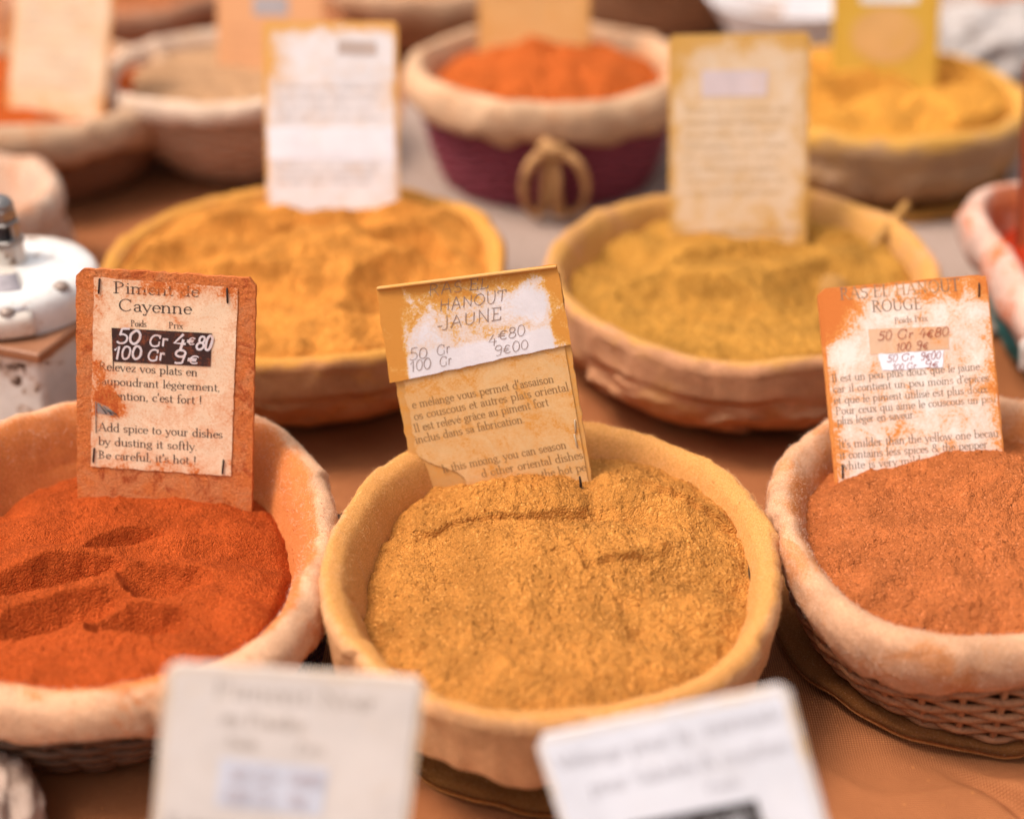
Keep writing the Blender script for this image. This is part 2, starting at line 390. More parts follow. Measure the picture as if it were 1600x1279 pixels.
def grains(P, size, rg):
    """loose grains: one little tetrahedron per point"""
    m = len(P); D = rg.normal(size=(m, 4, 3)); D /= np.linalg.norm(D, axis=2)[..., None]
    V = (P[:, None]+D*size[:, None, None]).reshape(-1, 3); b0 = np.arange(m)[:, None]*4
    return V, np.concatenate([b0+np.array([[0, 1, 2]]), b0+np.array([[0, 2, 3]]), b0+np.array([[0, 3, 1]]), b0+np.array([[1, 3, 2]])]).tolist()
def scoop(f, X, Y, x, y, rx, ry, rot, depth, wob=0.):
    """what a scoop takes away: a hollow that cuts the heap with a crisp edge"""
    c, s = math.cos(R(rot)), math.sin(R(rot)); X = X+wob; Y = Y+wob; u = (X-x)*c+(Y-y)*s; v = -(X-x)*s+(Y-y)*c
    g = -depth*(1-(u/rx)**2-(v/ry)**2)
    return np.minimum(f, np.where(g < .02, g, .02)) if depth > 0 else f
def bumpf(X, Y, x, y, sx, sy, rot, a, p=2.):
    c, s = math.cos(R(rot)), math.sin(R(rot)); u = (X-x)*c+(Y-y)*s; v = -(X-x)*s+(Y-y)*c
    return a*np.exp(-(np.abs(u/sx)**p+np.abs(v/sy)**p))

# ------------------------------------------------------------------ lettering (own roman alphabet, drawn with a broad nib)
GL = {
'a': (48, "L 36 42 36 8 45 1;A 22 42 14 18 0 165;T 36 37 24 34;A 22 16 14 17 85 330;D 10 46 4"),
'b': (56, "L 12 105 12 2;S 8 104 6;A 30 30 20 30 -155 155"), 'c': (46, "A 27 30 20 30 45 315;D 40 50 5"),
'd': (58, "L 44 105 44 0;S 39 104 6;S 49 1 6;A 27 30 20 30 25 335"), 'e': (48, "T 8 35 43 35;A 26 30 19 30 8 318"),
'f': (34, "L 15 0 15 85;A 29 85 14 20 180 40;S 15 1 11;T 4 59 32 59;D 38 97 4"),
'g': (52, "A 24 40 16 20 0 360;A 25 -13 20 15 0 360;T 16 22 11 13 18 7 34 3;T 36 55 48 60"),
'h': (60, "L 12 105 12 0;S 12 1 10;S 7 104 6;A 29 40 16 20 180 0;L 45 40 45 0;S 45 1 10"),
'i': (28, "L 14 60 14 0;S 14 1 10;S 9 59 6;D 14 86 6"), 'j': (28, "L 14 60 14 -15;A 4 -15 10 15 0 -120;S 9 59 6;D 14 86 6"),
'k': (56, "L 12 105 12 0;S 12 1 10;S 7 104 6;T 14 28 42 59;L 22 36 48 0;S 42 59 8"),
'l': (28, "L 14 105 14 0;S 14 1 10;S 9 104 6"),
'm': (92, "L 12 60 12 0;S 12 1 10;S 7 59 6;A 28 40 16 20 180 0;L 44 40 44 0;S 44 1 9;A 60 40 16 20 180 0;L 76 40 76 0;S 76 1 10"),
'n': (60, "L 12 60 12 0;S 12 1 10;S 7 59 6;A 29 40 16 20 180 0;L 45 40 45 0;S 45 1 10"), 'o': (54, "A 27 30 20 30 0 360"),
'p': (58, "L 12 60 12 -32;S 12 -31 10;S 7 59 6;A 31 30 20 30 -155 155"), 'q': (58, "L 46 60 46 -32;S 46 -31 10;A 27 30 20 30 25 335"),
'r': (42, "L 12 60 12 0;S 12 1 10;S 7 59 6;A 28 42 15 17 180 65;D 35 54 5"),
's': (42, "A 20 45 13 15 30 270;A 20 15 14 15 90 -150"), 't': (34, "L 14 80 14 14;A 24 14 10 14 180 310;T 4 59 32 59"),
'u': (60, "L 12 60 12 18;A 28 18 16 18 180 360;L 46 60 46 0;S 7 59 6;S 41 59 6;S 51 1 6"),
'v': (52, "L 6 60 26 0;T 26 0 46 60;S 7 59 8;S 45 59 8"), 'w': (78, "L 6 60 24 0;T 24 0 40 60;L 38 60 54 0;T 54 0 72 60;S 7 59 8;S 38 59 8;S 71 59 8"),
'x': (52, "L 8 60 44 0;T 8 0 44 60;S 9 59 8;S 43 59 8;S 9 1 8;S 43 1 8"), 'y': (52, "L 6 60 27 4;T 46 60 20 -24;A 14 -25 6 5 0 -190;S 7 59 8;S 45 59 8"),
'z': (48, "T 8 58 40 58;L 40 58 8 2;T 8 2 42 2;T 8 58 8 46;T 42 2 42 14"),
'P': (66, "L 16 100 16 0;S 16 1 14;S 12 99 10;A 18 75 36 25 -90 90"), 'C': (80, "A 42 50 34 51 42 318;T 68 100 68 74"),
'R': (74, "L 16 100 16 0;S 16 1 14;S 12 99 10;A 18 75 34 25 -90 90;L 34 50 64 0;S 67 1 8"),
'A': (76, "T 8 0 35 100;L 37 102 66 0;T 18 36 54 36;S 9 1 11;S 66 1 12"),
'B': (68, "L 16 100 16 0;S 12 1 10;S 12 99 10;A 18 76 28 24 -90 90;A 18 26 34 26 -90 90"),
'I': (36, "L 18 100 18 0;S 18 1 14;S 18 99 14"), 'H': (84, "L 18 100 18 0;L 66 100 66 0;T 18 52 66 52;S 18 1 13;S 18 99 13;S 66 1 13;S 66 99 13"),
'N': (82, "T 16 0 16 100;L 14 100 66 0;T 66 0 66 100;S 16 1 12;S 10 99 10;S 66 99 12"), 'O': (84, "A 42 50 34 51 0 360"),
'U': (80, "L 16 100 16 30;A 40 30 24 30 180 360;T 64 30 64 100;S 16 99 13;S 64 99 12"),
'E': (64, "L 16 0 16 100;T 6 99 54 99;T 6 1 56 1;T 16 52 44 52;T 54 99 54 78;T 56 1 56 24"),
'L': (60, "L 16 0 16 100;S 16 99 13;T 6 1 54 1;T 54 1 54 26"), 'G': (84, "A 42 50 34 51 42 300;L 66 42 66 6;S 66 43 13;T 66 98 66 74"),
'S': (58, "A 28 75 19 25 30 270;A 28 25 21 26 90 -150"), 'J': (44, "L 26 100 26 10;A 12 10 14 16 0 -140;S 26 99 13"),
'M': (98, "T 16 0 18 100;L 18 100 48 4;T 48 4 78 100;L 80 100 82 0;S 16 1 11;S 82 1 12;S 14 99 9;S 82 99 9"),
'D': (78, "L 16 100 16 0;S 12 99 10;S 12 1 10;A 18 50 50 50 -90 90"), 'T': (68, "L 34 100 34 0;S 34 1 14;T 5 99 63 99;T 5 99 5 78;T 63 99 63 78"),
'V': (74, "L 8 100 38 0;T 38 0 66 100;S 9 99 12;S 66 99 10"), 'F': (60, "L 16 0 16 100;S 16 1 13;T 6 99 54 99;T 16 52 44 52;T 54 99 54 78"),
'0': (54, "A 27 50 21 50 0 360"), '1': (36, "L 4 72 22 100 22 0"), '4': (56, "L 34 100 6 34 54 34;L 40 60 38 -6"),
'5': (54, "L 48 100 18 98 14 58;A 24 32 22 30 115 -140"), '8': (52, "A 26 75 16 25 0 360;A 26 26 20 26 0 360"),
'9': (52, "A 25 72 19 26 0 360;L 44 74 38 0;A 24 4 15 10 0 -140"), '3': (50, "A 22 75 18 25 130 -90;A 22 25 22 26 90 -140"),
'2': (52, "A 24 74 20 26 160 -40;L 40 58 6 0 48 0"), '6': (52, "A 26 26 20 26 0 360;A 50 40 44 60 180 110"),
'$': (58, "A 34 36 22 36 50 310;L 2 44 40 44;L 2 28 38 28"),
'.': (20, "D 10 4 6"), ',': (22, "D 11 4 6;T 15 2 6 -17"), '!': (30, "L 15 100 15 30;D 15 5 6"), "'": (20, "L 11 105 9 80"),
'&': (80, "A 32 77 15 22 -50 230;L 22 62 70 0;A 30 24 24 25 120 400"), '-': (30, "T 4 34 26 34"), ' ': (34, ""),
}
for ch, base, acc in (('é', 'e', "T 22 72 36 92"), ('è', 'e', "T 32 72 18 92"), ('â', 'a', "T 10 72 22 88 34 72"), ('ê', 'e', "T 12 72 25 88 38 72")):
    GL[ch] = (GL[base][0], GL[base][1]+";"+acc)
def glyph_strokes(ch):
    out = []
    for s in GL.get(ch, GL[' '])[1].split(';'):
        if not s: continue
        k, *v = s.split(); v = [float(q) for q in v]
        if k in 'LT': out.append((k, np.array(v).reshape(-1, 2)))
        elif k == 'A':
            a = np.radians(np.linspace(v[4], v[5], max(6, int(abs(v[5]-v[4])/18)+2)))
            out.append((k, np.stack([v[0]+v[2]*np.cos(a), v[1]+v[3]*np.sin(a)], -1)))
        elif k == 'S': out.append(('S', np.array([(v[0]-v[2], v[1]), (v[0]+v[2], v[1])])))
        elif k == 'D':
            a = np.radians(np.arange(9)*45); out.append(('D', np.stack([v[0]+v[2]*.5*np.cos(a), v[1]+v[2]*.5*np.sin(a)], -1), v[2]))
    return out
def write(b, dst, text, p0, p1, cap, surf, lift=.00012, hand=False, thick=13., thin=4.5, slant=0., jit=0.):
    """ribbons for one line of text, from p0 to p1 in mm on the card, cap height in mm"""
    rnd = random.Random(text)
    p0 = np.array(p0, float); p1 = np.array(p1, float); d = p1-p0; L = np.hypot(*d); d /= L; nrm = np.array([-d[1], d[0]])
    adv = sum(GL.get(c, GL[' '])[0] for c in text)
    sx = L/adv; sy = cap/100.; x = 0.; kz = 0
    for ch in text:
        ja, jb = rnd.uniform(-jit, jit), rnd.uniform(-jit, jit)
        for st in glyph_strokes(ch):
            k, P = st[0], st[1]
            if hand and k == 'S': continue
            if len(P) == 2 and k in 'LT' and hand: P = np.stack([np.linspace(P[0], P[1], 4)[:, i] for i in (0, 1)], -1)
            Q = np.stack([(x+P[:, 0]+slant*P[:, 1]*sy/sx)*sx, (P[:, 1]*(1+ja*.2)+jb*8)*sy], -1)
            if hand: Q = Q+np.stack([perlin(Q[:, 0]*.25, Q[:, 1]*.25, 3.1), perlin(Q[:, 0]*.25, Q[:, 1]*.25, 7.7)], -1)*cap*.05*(1 if jit else 0)
            T = np.gradient(Q, axis=0); ln = np.hypot(T[:, 0], T[:, 1])+1e-9; T = T/ln[:, None]
            if hand: wd = np.full(len(Q), thick)*(1+.15*rnd.uniform(-1, 1))
            elif k in 'TS': wd = np.full(len(Q), thin)
            elif k == 'D': wd = np.full(len(Q), st[2])
            else: wd = thin+(thick-thin)*np.abs(np.sin(np.arctan2(T[:, 1], T[:, 0])-R(12)))**1.5
            N = np.stack([-T[:, 1], T[:, 0]], -1)*(wd*sy/2)[:, None]
            if k != 'D' and len(Q) > 1 and not (k == 'A' and np.allclose(Q[0], Q[-1])):
                e = T*(wd*sy*.3)[:, None]; Q = Q.copy(); Q[0] -= e[0]; Q[-1] += e[-1]
            A = Q+N; B = Q-N; W = np.concatenate([A, B]); n = len(Q)
            XY = p0+W[:, :1]*d+W[:, 1:]*nrm
            z = surf(XY[:, 0]/1000, XY[:, 1]/1000)+lift+(kz % 9)*6e-6; kz += 1
            b.add(np.stack([XY[:, 0]/1000, XY[:, 1]/1000, z], -1), [(i+n, i+1+n, i+1, i) for i in range(n-1)])
        x += GL.get(ch, GL[' '])[0]
def quad_patch(b, quad, surf, lift, nu=12, nv=8, ragged=None):
    """a sheet of paper given by TL, TR, BR, BL in mm, following the card's surface"""
    q = np.array(quad, float); u = np.linspace(0, 1, nu)[:, None, None]; v = np.linspace(0, 1, nv)[None, :, None]
    P = (q[0]*(1-u)+q[1]*u)*(1-v)+(q[3]*(1-u)+q[2]*u)*v
    P = P/1000
    if ragged is not None: P = ragged(P)
    z = surf(P[..., 0], P[..., 1])+lift
    V = np.concatenate([P, z[..., None]], -1).reshape(-1, 3)
    F = gridf(nu, nv, False)[:, ::-1]
    b.add(V, F.tolist()); return V
def card(loc, yaw, tilt, roll, w, h, label, mats, dust=lambda x, y: 0*x, bend=0., sag=0., th=.0028, down=.02, name='price_card', corner=.004, edge_wob=.0004, group='price cards stuck in the spice', seed=0):
    o = thing(name, loc, label, 'price card', group)
    a, t, r = R(yaw), R(tilt), R(roll)
    M = Matrix.Rotation(a, 3, 'Z') @ Matrix(((1, 0, 0), (0, math.sin(t), -math.cos(t)), (0, math.cos(t), math.sin(t)))) @ Matrix.Rotation(r, 3, 'Z')
    o.rotation_euler = M.to_euler()
    surf = lambda x, y: bend*(np.asarray(x)/(w/2))**2+sag*np.clip(np.asarray(y)/h, 0, 1.2)**2
    nu, nv = 30, 40
    xs = np.linspace(-1, 1, nu); ys = np.linspace(-down, h, nv)
    X, Y = np.meshgrid(xs*w/2, ys, indexing='ij')
    # rounded upper corners
    cr = np.clip((Y-(h-corner))/corner, 0, 1); X = X*(1-(corner/(w/2))*(1-np.sqrt(np.clip(1-cr**2, 0, 1)))*.9)
    ew = np.abs(xs)[:, None]**8
    X = X+edge_wob*ew*fbm(Y*220+seed, seed, 0, 3)*np.sign(xs)[:, None]
    Y = Y+edge_wob*1.3*(np.clip(ys/h, 0, 1)**20)[None]*fbm(X*200+seed+7, seed, 0, 3)
    Z = surf(X, Y)
    f = np.stack([X, Y, Z], -1).reshape(-1, 3); bk = np.stack([X, Y, Z-th], -1).reshape(-1, 3)
    nf = nu*nv; F = gridf(nu, nv, False)
    per = [i*nv for i in range(nu)]+[(nu-1)*nv+j for j in range(1, nv)]+[i*nv+nv-1 for i in range(nu-2, -1, -1)]+[j for j in range(nv-2, 0, -1)]
    FF = F.tolist()+(F[:, ::-1]+nf).tolist()+[(per[i], per[i]+nf, per[(i+1) % len(per)]+nf, per[(i+1) % len(per)]) for i in range(len(per))]
    d = dust(X, Y).ravel(); d = np.concatenate([d, d])
    mesh('board', np.vstack([f, bk]), FF, mats['board'], o, False, d)
    return o, surf
def sheet(name, o, quad, surf, lift, mat, dust, nu=30, nv=30, ragged=None):
    b = MB(); V = quad_patch(b, quad, surf, lift, nu, nv, ragged)
    ob = mesh(name, V, b.F, mat, o, False, dust(V[:, 0], V[:, 1])); return ob
def letters(name, o, lines, surf, mat, dust, lift=.0007, **kw):
    blocks = []; last = None
    for ln_ in lines:
        if last is None or abs(ln_[1][1]-last) > 12.5: blocks.append([])
        blocks[-1].append(ln_); last = ln_[1][1]
    for bl in blocks:
        b = MB()
        for (t, p0, p1, cap) in bl: write(b, None, t, p0, p1, cap, surf, lift, **kw)
        V = np.concatenate(b.V)
        ob = mesh(name, V, b.F, mat, o, False, dust(V[:, 0], V[:, 1]))
    return ob
def staples(o, pts, surf, mat, lift=.0008, ln=.0055):
    for x, y, rt in pts:
        b = MB(); c, s = math.cos(R(rt)), math.sin(R(rt)); z = float(surf(x/1000, y/1000))+lift
        P = np.array([(0, -ln/2, -.0004), (0, -ln/2+.0004, .0002), (0, ln/2-.0004, .0002), (0, ln/2, -.0004)])
        P = P@np.array([(c, s, 0), (-s, c, 0), (0, 0, 1)])+np.array([x/1000, y/1000, z])
        b.tube(P, .00055, 6); b.build('staple', mat, o)

# ------------------------------------------------------------------ the table
M = {}
M['table'] = weave_mat('brown_tablecloth', (.52, .195, .075), (.24, .075, .026), .0014, 0, .9, .5, (.50, .19, .07))
M['runner'] = weave_mat('pale_runner', (.46, .33, .27), (.30, .21, .17), .0020, 3, .9, .5)
def axis(fine0, fine1, step, lo, hi):
    a = np.arange(fine0, fine1, step); g = step; L_ = []; x = fine0
    while x > lo: g *= 1.25; x -= g; L_.append(max(x, lo))
    g = step; x = a[-1]; H_ = []
    while x < hi: g *= 1.25; x += g; H_.append(min(x, hi))
    return np.concatenate([L_[::-1], a, H_])
gx = axis(-.45, .45, .002, -1.7, 1.7); gy = axis(.52, .95, .002, .1, 3.2)
X, Y = np.meshgrid(gx, gy, indexing='ij')
Z = -.006+.0025*fbm(X*9, Y*9, 0, 3)+.0022*ridged(X*7+Y*5, Y*3, 2, 2)+.002*sm(.7, 1.2, ridged(X*5-Y*6, Y*9+X*3, 6, 2))
# the hem of an upper layer, running towards the lower right corner
px, py, qx, qy = .150, .716, .300, .582
ln = math.hypot(qx-px, qy-py); tx, ty = (qx-px)/ln, (qy-py)/ln
dd = -(X-px)*ty+(Y-py)*tx+.004*fbm(X*14, Y*14, 3, 2); al = (X-px)*tx+(Y-py)*ty
Z = Z+(.006*sm(.0, .009, dd)*np.exp(-np.clip(dd, 0, 1)/.05)-.006*np.exp(-((dd+.0005)/.0045)**2))*sm(-.05, .03, al)*sm(.12, .145, np.hypot(X-.270, Y-.765))
Z = Z+.009*np.exp(-((dd-.035)/.014)**2)*sm(.0, .08, al)*sm(.125, .165, np.hypot(X-.270, Y-.765))
o = mesh('tablecloth', np.stack([X, Y, Z], -1).reshape(-1, 3), gridf(len(gx), len(gy), False)[:, ::-1], M['table'])
tag(o, 'brown woven tablecloth under all the baskets', None, None, 'structure')
gx2 = np.linspace(-.12, .62, 70); gy2 = np.linspace(1.14, 2.3, 90)
X, Y = np.meshgrid(gx2, gy2, indexing='ij')
Z = .004+.0015*fbm(X*11, Y*11, 5, 3)
o = mesh('table_runner', np.stack([X, Y, Z], -1).reshape(-1, 3), gridf(70, 90, False)[:, ::-1], M['runner'])
tag(o, 'pale pinkish grey cloth lying under the purple basket and its neighbours', 'table runner')

# ------------------------------------------------------------------ colours of cloth, wicker, spice
RED = (.52, .085, .016); GOLD = (.60, .236, .050); ROUGE = (.52, .145, .042); TURM = (.68, .258, .048); OLIVE = (.52, .235, .042)

WK = {'dark': wicker_mat('dark_wicker', (.13, .055, .025), 1), 'brown': wicker_mat('brown_wicker', (.40, .17, .075), 2),
      'pale': wicker_mat('pale_wicker', (.52, .34, .21), 3), 'purple': wicker_mat('purple_wicker', (.24, .035, .055), 4),
      'straw': wicker_mat('straw_wicker', (.62, .36, .22), 5)}
SHELL = plain_mat('light_block_dark', (.035, .018, .010), .9)  # dark colour of the added light-blocking shells inside the wicker
GRP = 'cloth lined spice baskets on the stall'
def C(c, stain, off, **k): return cloth_mat('liner_cloth', c, stain, off, **k)

fuzz_m = plain_mat('cloth_fibre', (.74, .52, .38), .9, 0, .2, 200)
left = dict(cling=plain_mat('red_grains', RED, .95, 0, .4, 900), fuzz=9000, fuzz_mat=fuzz_m, c=(-.236, .731), z=.085, rb=.098, roll=1.2, hang=.004, seed=1.3, nu=360, nv=90, fine=True, pu=420, pr=170, rt=.0027, rows=11,
    R=[(-94,.122),(-71,.139),(-51,.147),(-40,.147),(-28,.140),(-13,.132),(3,.128),(17,.129),(34,.133),(49,.140),(61,.145),(90,.148),(113,.144),(123,.138),(150,.132),(180,.13),(-150,.128),(-120,.124)],
    zt=[(0,0),(60,.004),(100,.006),(180,0),(-90,-.002),(-50,.002)], wob=.003, dust=1.1, d0=.40, d1=.58, wrinkle=.0022,
    cloth=C((.74, .42, .25), (.64, .19, .05), 1, blotch=.55), wick=WK['dark'], shell=SHELL, group=GRP,
    label='thick rimmed cloth basket holding the deep red powder, in front of the white mill')
mid = dict(cling=plain_mat('gold_grains', GOLD, .95, 0, .4, 900), fuzz=6000, fuzz_mat=plain_mat('golden_fibre', (.68, .38, .16), .9), folds=16, c=(.022, .715), z=.085, rb=.088, roll=.6, hang=.022, grow=.005, iw=.95, seed=4.1, nu=360, nv=90, fine=True, pu=520, pr=220, rt=.0026, rows=10,
    R=[(-171,.116),(-156,.120),(-144,.124),(-130,.125),(-116,.129),(-104,.130),(-94,.128),(-79,.122),(-61,.124),(-48,.122),(-32,.118),(-14,.114),(2,.113),(22,.120),(38,.125),(55,.127),(69,.130),(80,.131),(105,.130),(127,.127),(139,.124),(153,.117),(171,.110)],
    zt=[(0,0),(90,.004),(140,.004),(165,.003),(185,.010),(200,.006),(230,0),(-90,-.001)], wob=.0022, dust=1.05, d0=.46, d1=.72, wrinkle=.0016,
    cloth=C((.70, .36, .17), (.66, .300, .085), 2, blotch=.3), wick=WK['pale'], shell=SHELL, group=GRP,
    label='golden dusted cloth basket holding the mustard powder, under the tilted yellow sign')
right = dict(cling=plain_mat('rouge_grains', ROUGE, .95, 0, .4, 900), fuzz=9000, fuzz_mat=fuzz_m, c=(.276, .752), z=.085, rb=.098, roll=1.05, hang=.008, seed=7.7, nu=360, iw=1.0, nv=90, fine=True, pu=420, pr=170, rt=.0024, rows=11,
    R=[(-170,.123),(-153,.127),(-137,.131),(-124,.130),(-111,.112),(-98,.106),(-80,.106),(-40,.116),(0,.13),(40,.13),(67,.130),(90,.128),(124,.125),(138,.123),(153,.123),(169,.121)],
    zt=[(-170,.002),(-137,0),(-112,-.005),(-90,0),(0,0),(90,.004),(130,.002)], wob=.002, dust=.8, d0=.30, d1=.56, wrinkle=.002,
    cloth=C((.70, .38, .22), (.60, .21, .06), 3, blotch=.5), wick=WK['brown'], shell=SHELL, group=GRP,
    label='wicker basket with rolled peach cloth rim, holding the brick orange powder')
turm = dict(c=(-.154, 1.095), z=.085, rb=.098, seed=2.9, roll=.6, grow=.005, drape=True, nu=260, nv=50, pu=260, pr=100, wob=.003, dust=1.0, d0=.33, d1=.5,
    R=[(-95,.150),(-65,.154),(4,.138),(31,.149),(65,.152),(111,.150),(140,.150),(171,.143),(-140,.147)], wrinkle=.002,
    cloth=C((.52, .23, .10), (.66, .30, .06), 4, blotch=.3), shell=SHELL, group=GRP,
    label='basket draped in tan cloth, heaped with bright orange turmeric behind the red brown sign')
olive = dict(c=(.174, 1.089), z=.085, rb=.102, seed=5.5, roll=.6, grow=.005, drape=True, nu=260, nv=50, pu=260, pr=100, wob=.003, dust=.9, d0=.30, d1=.46,
    R=[(-148,.142),(-124,.145),(-99,.150),(-78,.145),(-26,.131),(7,.137),(33,.146),(57,.152),(85,.143),(117,.139),(149,.135),(177,.141)], wrinkle=.002,
    cloth=C((.64, .31, .16), (.60, .30, .08), 5, blotch=.3), shell=SHELL, group=GRP,
    label='basket draped in creased peach cloth, holding the olive yellow powder and a spoon')
purple = dict(c=(.035, 1.49), z=.112, rb=.104, roll=1.5, seed=8.2, nu=160, nv=50, R=.125, rt=.0032, rows=15, bulge=.003, dust=.5, d0=.25, d1=.5, pu=160, pr=60,
    cloth=C((.66, .41, .25), (.60, .24, .09), 6), wick=WK['purple'], shell=SHELL, group=GRP, stakes=40,
    label='deep purple woven basket with a fat beige cloth rim and a bow on its front')
wick = dict(c=(-.272, 1.53), z=.098, rb=.072, roll=.9, hang=.0, seed=9.1, nu=160, nv=50, R=[(0,.118),(90,.118),(180,.118),(205,.130),(225,.134),(245,.124),(-60,.118)], zt=[(150,0),(180,.004),(215,.003),(240,0)], dust=.5, d0=.3, d1=.45, pu=160, pr=60,
    cloth=C((.78, .56, .42), (.60, .38, .22), 7), wick=WK['straw'], shell=SHELL, group=GRP,
    label='straw wicker basket with pale cloth rim, holding light brown powder')
farleft = dict(c=(-.462, 1.50), z=.088, rb=.10, roll=1.4, seed=3.3, nu=160, nv=50, R=.132, dust=.5, d0=.3, d1=.5, pu=160, pr=60,
    cloth=C((.60, .38, .24), (.62, .22, .07), 8), wick=wicker_mat('warm_wicker', (.26, .11, .05), 8), shell=SHELL, group=GRP,
    label='dark woven basket with beige rim holding rust red powder at the upper left edge')
small = dict(c=(-.462, 1.235), z=.085, rb=.060, roll=1.2, seed=6.4, drape=True, nu=140, nv=40, R=.078, dust=.6, d0=.3, d1=.5, pu=120, pr=40,
    cloth=C((.66, .50, .39), (.66, .30, .16), 9), shell=SHELL, group=GRP,
    label='small pale cloth basket cut by the left edge, just behind the white mill')
curry = dict(c=(.355, 1.49), z=.084, rb=.095, roll=1.1, seed=1.9, drape=True, nu=160, nv=50, R=.134, dust=1., d0=.34, d1=.56, pu=160, pr=60,
    cloth=C((.46, .27, .15), (.66, .34, .07), 10), shell=SHELL, group=GRP,
    label='shallow tan basket heaped with yellow curry powder in the back row at the right')
pink = dict(c=(.512, 1.105), z=.085, rb=.125, roll=1.5, seed=2.2, nu=200, nv=50, dust=.7, d0=.36, d1=.6, pu=160, pr=60, rows=12,
    R=[(q, .9*.152/max((abs(math.cos(R(q)))**7+abs(math.sin(R(q))/1.06)**7)**(1/7.), .1)) for q in range(0, 360, 6)],
    cloth=C((.70, .45, .36), (.66, .16, .05), 11, blotch=1.), wick=wicker_mat('teal_wicker', (.03, .14, .13), 6), shell=SHELL, group=GRP,
    label='squarish teal basket with red stained white cloth rim, holding scarlet powder')
for s in (left, mid, right, turm, olive, purple, wick, farleft, small, curry, pink): basket(s)
# far row, half out of the picture
far1 = dict(c=(-.10, 1.93), z=.085, rb=.08, roll=1.2, seed=1.1, nu=100, nv=40, R=.118, dust=.6, pu=100, pr=40, cloth=C((.60, .36, .22), (.6, .25, .1), 12), wick=WK['brown'], shell=SHELL, group=GRP,
    label='cloth rimmed basket of salmon powder at the top edge beside the amber sign')
far2 = dict(c=(.19, 2.00), z=.10, rb=.09, roll=1., seed=2.1, nu=100, nv=40, R=.12, dust=.6, pu=100, pr=40, cloth=C((.38, .18, .09), (.4, .16, .07), 13), wick=WK['brown'], shell=SHELL, group=GRP,
    label='brown wicker basket at the top edge between the purple basket and the white bowl')
far3 = dict(c=(-.46, 1.86), z=.085, rb=.085, roll=1.2, seed=3.1, nu=100, nv=40, R=.12, dust=.7, pu=100, pr=40, cloth=C((.50, .25, .15), (.6, .2, .08), 14), wick=WK['dark'], shell=SHELL, group=GRP,
    label='reddish brown basket at the top edge between the two leftmost signs')
for s in (far1, far2, far3): basket(s)

# ------------------------------------------------------------------ the spice heaps
def feat_red(X, Y):
    w1 = .006*fbm(X*30, Y*30, 2, 4)
    low = sm(.012, -.012, Y)
    f = .005*fbm(X*14, Y*14, 3, 2)+bumpf(X, Y, .044, .018, .016, .012, 20, .006)+bumpf(X, Y, -.035, .026, .03, .02, -20, .004)+.006*low
    f += bumpf(X, Y, -.005, .004, .028, .007, 12, .005)
    f = scoop(f, X, Y, .016, .024, .026, .015, 28, .017, w1)
    f = scoop(f, X, Y, .036, .040, .030, .010, -16, .004, w1)
    f = scoop(f, X, Y, -.022, -.022, .040, .013, 16, .016, w1)
    f = scoop(f, X, Y, .042, -.024, .024, .014, -12, .010, w1)
    f = scoop(f, X, Y, -.075, .000, .026, .016, 34, .014, w1)
    f = scoop(f, X, Y, -.010, -.057, .040, .012, 20, .013, w1)
    f = scoop(f, X, Y, .042, -.062, .022, .012, -6, .010, w1)
    f = scoop(f, X, Y, -.070, -.070, .036, .014, 26, .012, w1)
    return f+.002
def feat_gold(X, Y):
    w1 = .0045*fbm(X*38, Y*38, 2, 4); w2 = .003*fbm(X*70, Y*70, 5, 3)
    # bank of crumbs against the sign, a hollow in front of it, then the main mound
    f = bumpf(X, Y, -.035, .070, .040, .016, 0, .007)+bumpf(X, Y, .02, .078, .05, .014, 0, .002)+bumpf(X, Y, .062, .060, .030, .012, -30, .008)
    f -= bumpf(X, Y, .0, .045, .075, .007, -3, .006)
    f += bumpf(X, Y, .014, .012, .050, .022, -6, .012)-bumpf(X, Y, -.055, .0, .02, .05, 20, .005)
    d = Y-.047+w1-.10*X
    f += .006*sm(-.0012, .0012, d)*np.exp(-np.clip(d, 0, 1)/.012)*sm(-.09, -.07, X)*sm(.03, .015, X)
    # little landslip on the right, broken edges and a pit near the front
    d = (Y+.004)-.25*(X-.045)+w1
    f += .0065*sm(-.001, .001, d)*np.exp(-np.clip(d, 0, 1)/.010)*sm(.015, .03, X)*sm(.075, .06, X)
    d = -(X-.018)-.55*(Y+.01)+w1
    f += .004*sm(-.001, .001, d)*np.exp(-np.clip(d, 0, 1)/.020)*sm(-.045, -.02, Y)*sm(.022, .0, Y)
    d = (Y-.055)+.55*(X-.075)+w2
    f += .006*sm(-.001, .001, d)*np.exp(-np.clip(d, 0, 1)/.010)*sm(.04, .06, X)*sm(.115, .10, X)
    f -= bumpf(X, Y, .042, -.058, .006, .008, 0, .006)
    f += bumpf(X, Y, -.03, -.02, .035, .02, 30, .004)
    f = scoop(f, X, Y, .060, .022, .030, .016, -30, -.001, w1)
    f = scoop(f-.004, X, Y, .070, -.020, .035, .020, 40, .006, w1)+.004
    f = scoop(f-.004, X, Y, -.062, -.030, .035, .020, -50, .005, w1)+.004
    k = sm(.1, .6, fbm(X*22, Y*22, 9, 2))
    return f+.0016*k*(ridged(X*75, Y*75, 4, 2)-.5)
def feat_rouge(X, Y):
    f = bumpf(X, Y, .02, .030, .045, .028, -20, .016)+bumpf(X, Y, -.02, .055, .05, .010, 12, .006)
    f += .003*sm(.001, -.0015, Y-.022-.5*(X+.0)+.004*fbm(X*45, Y*45, 4, 2))*sm(-.07, -.03, X)*sm(.04, .0, X)
    return f
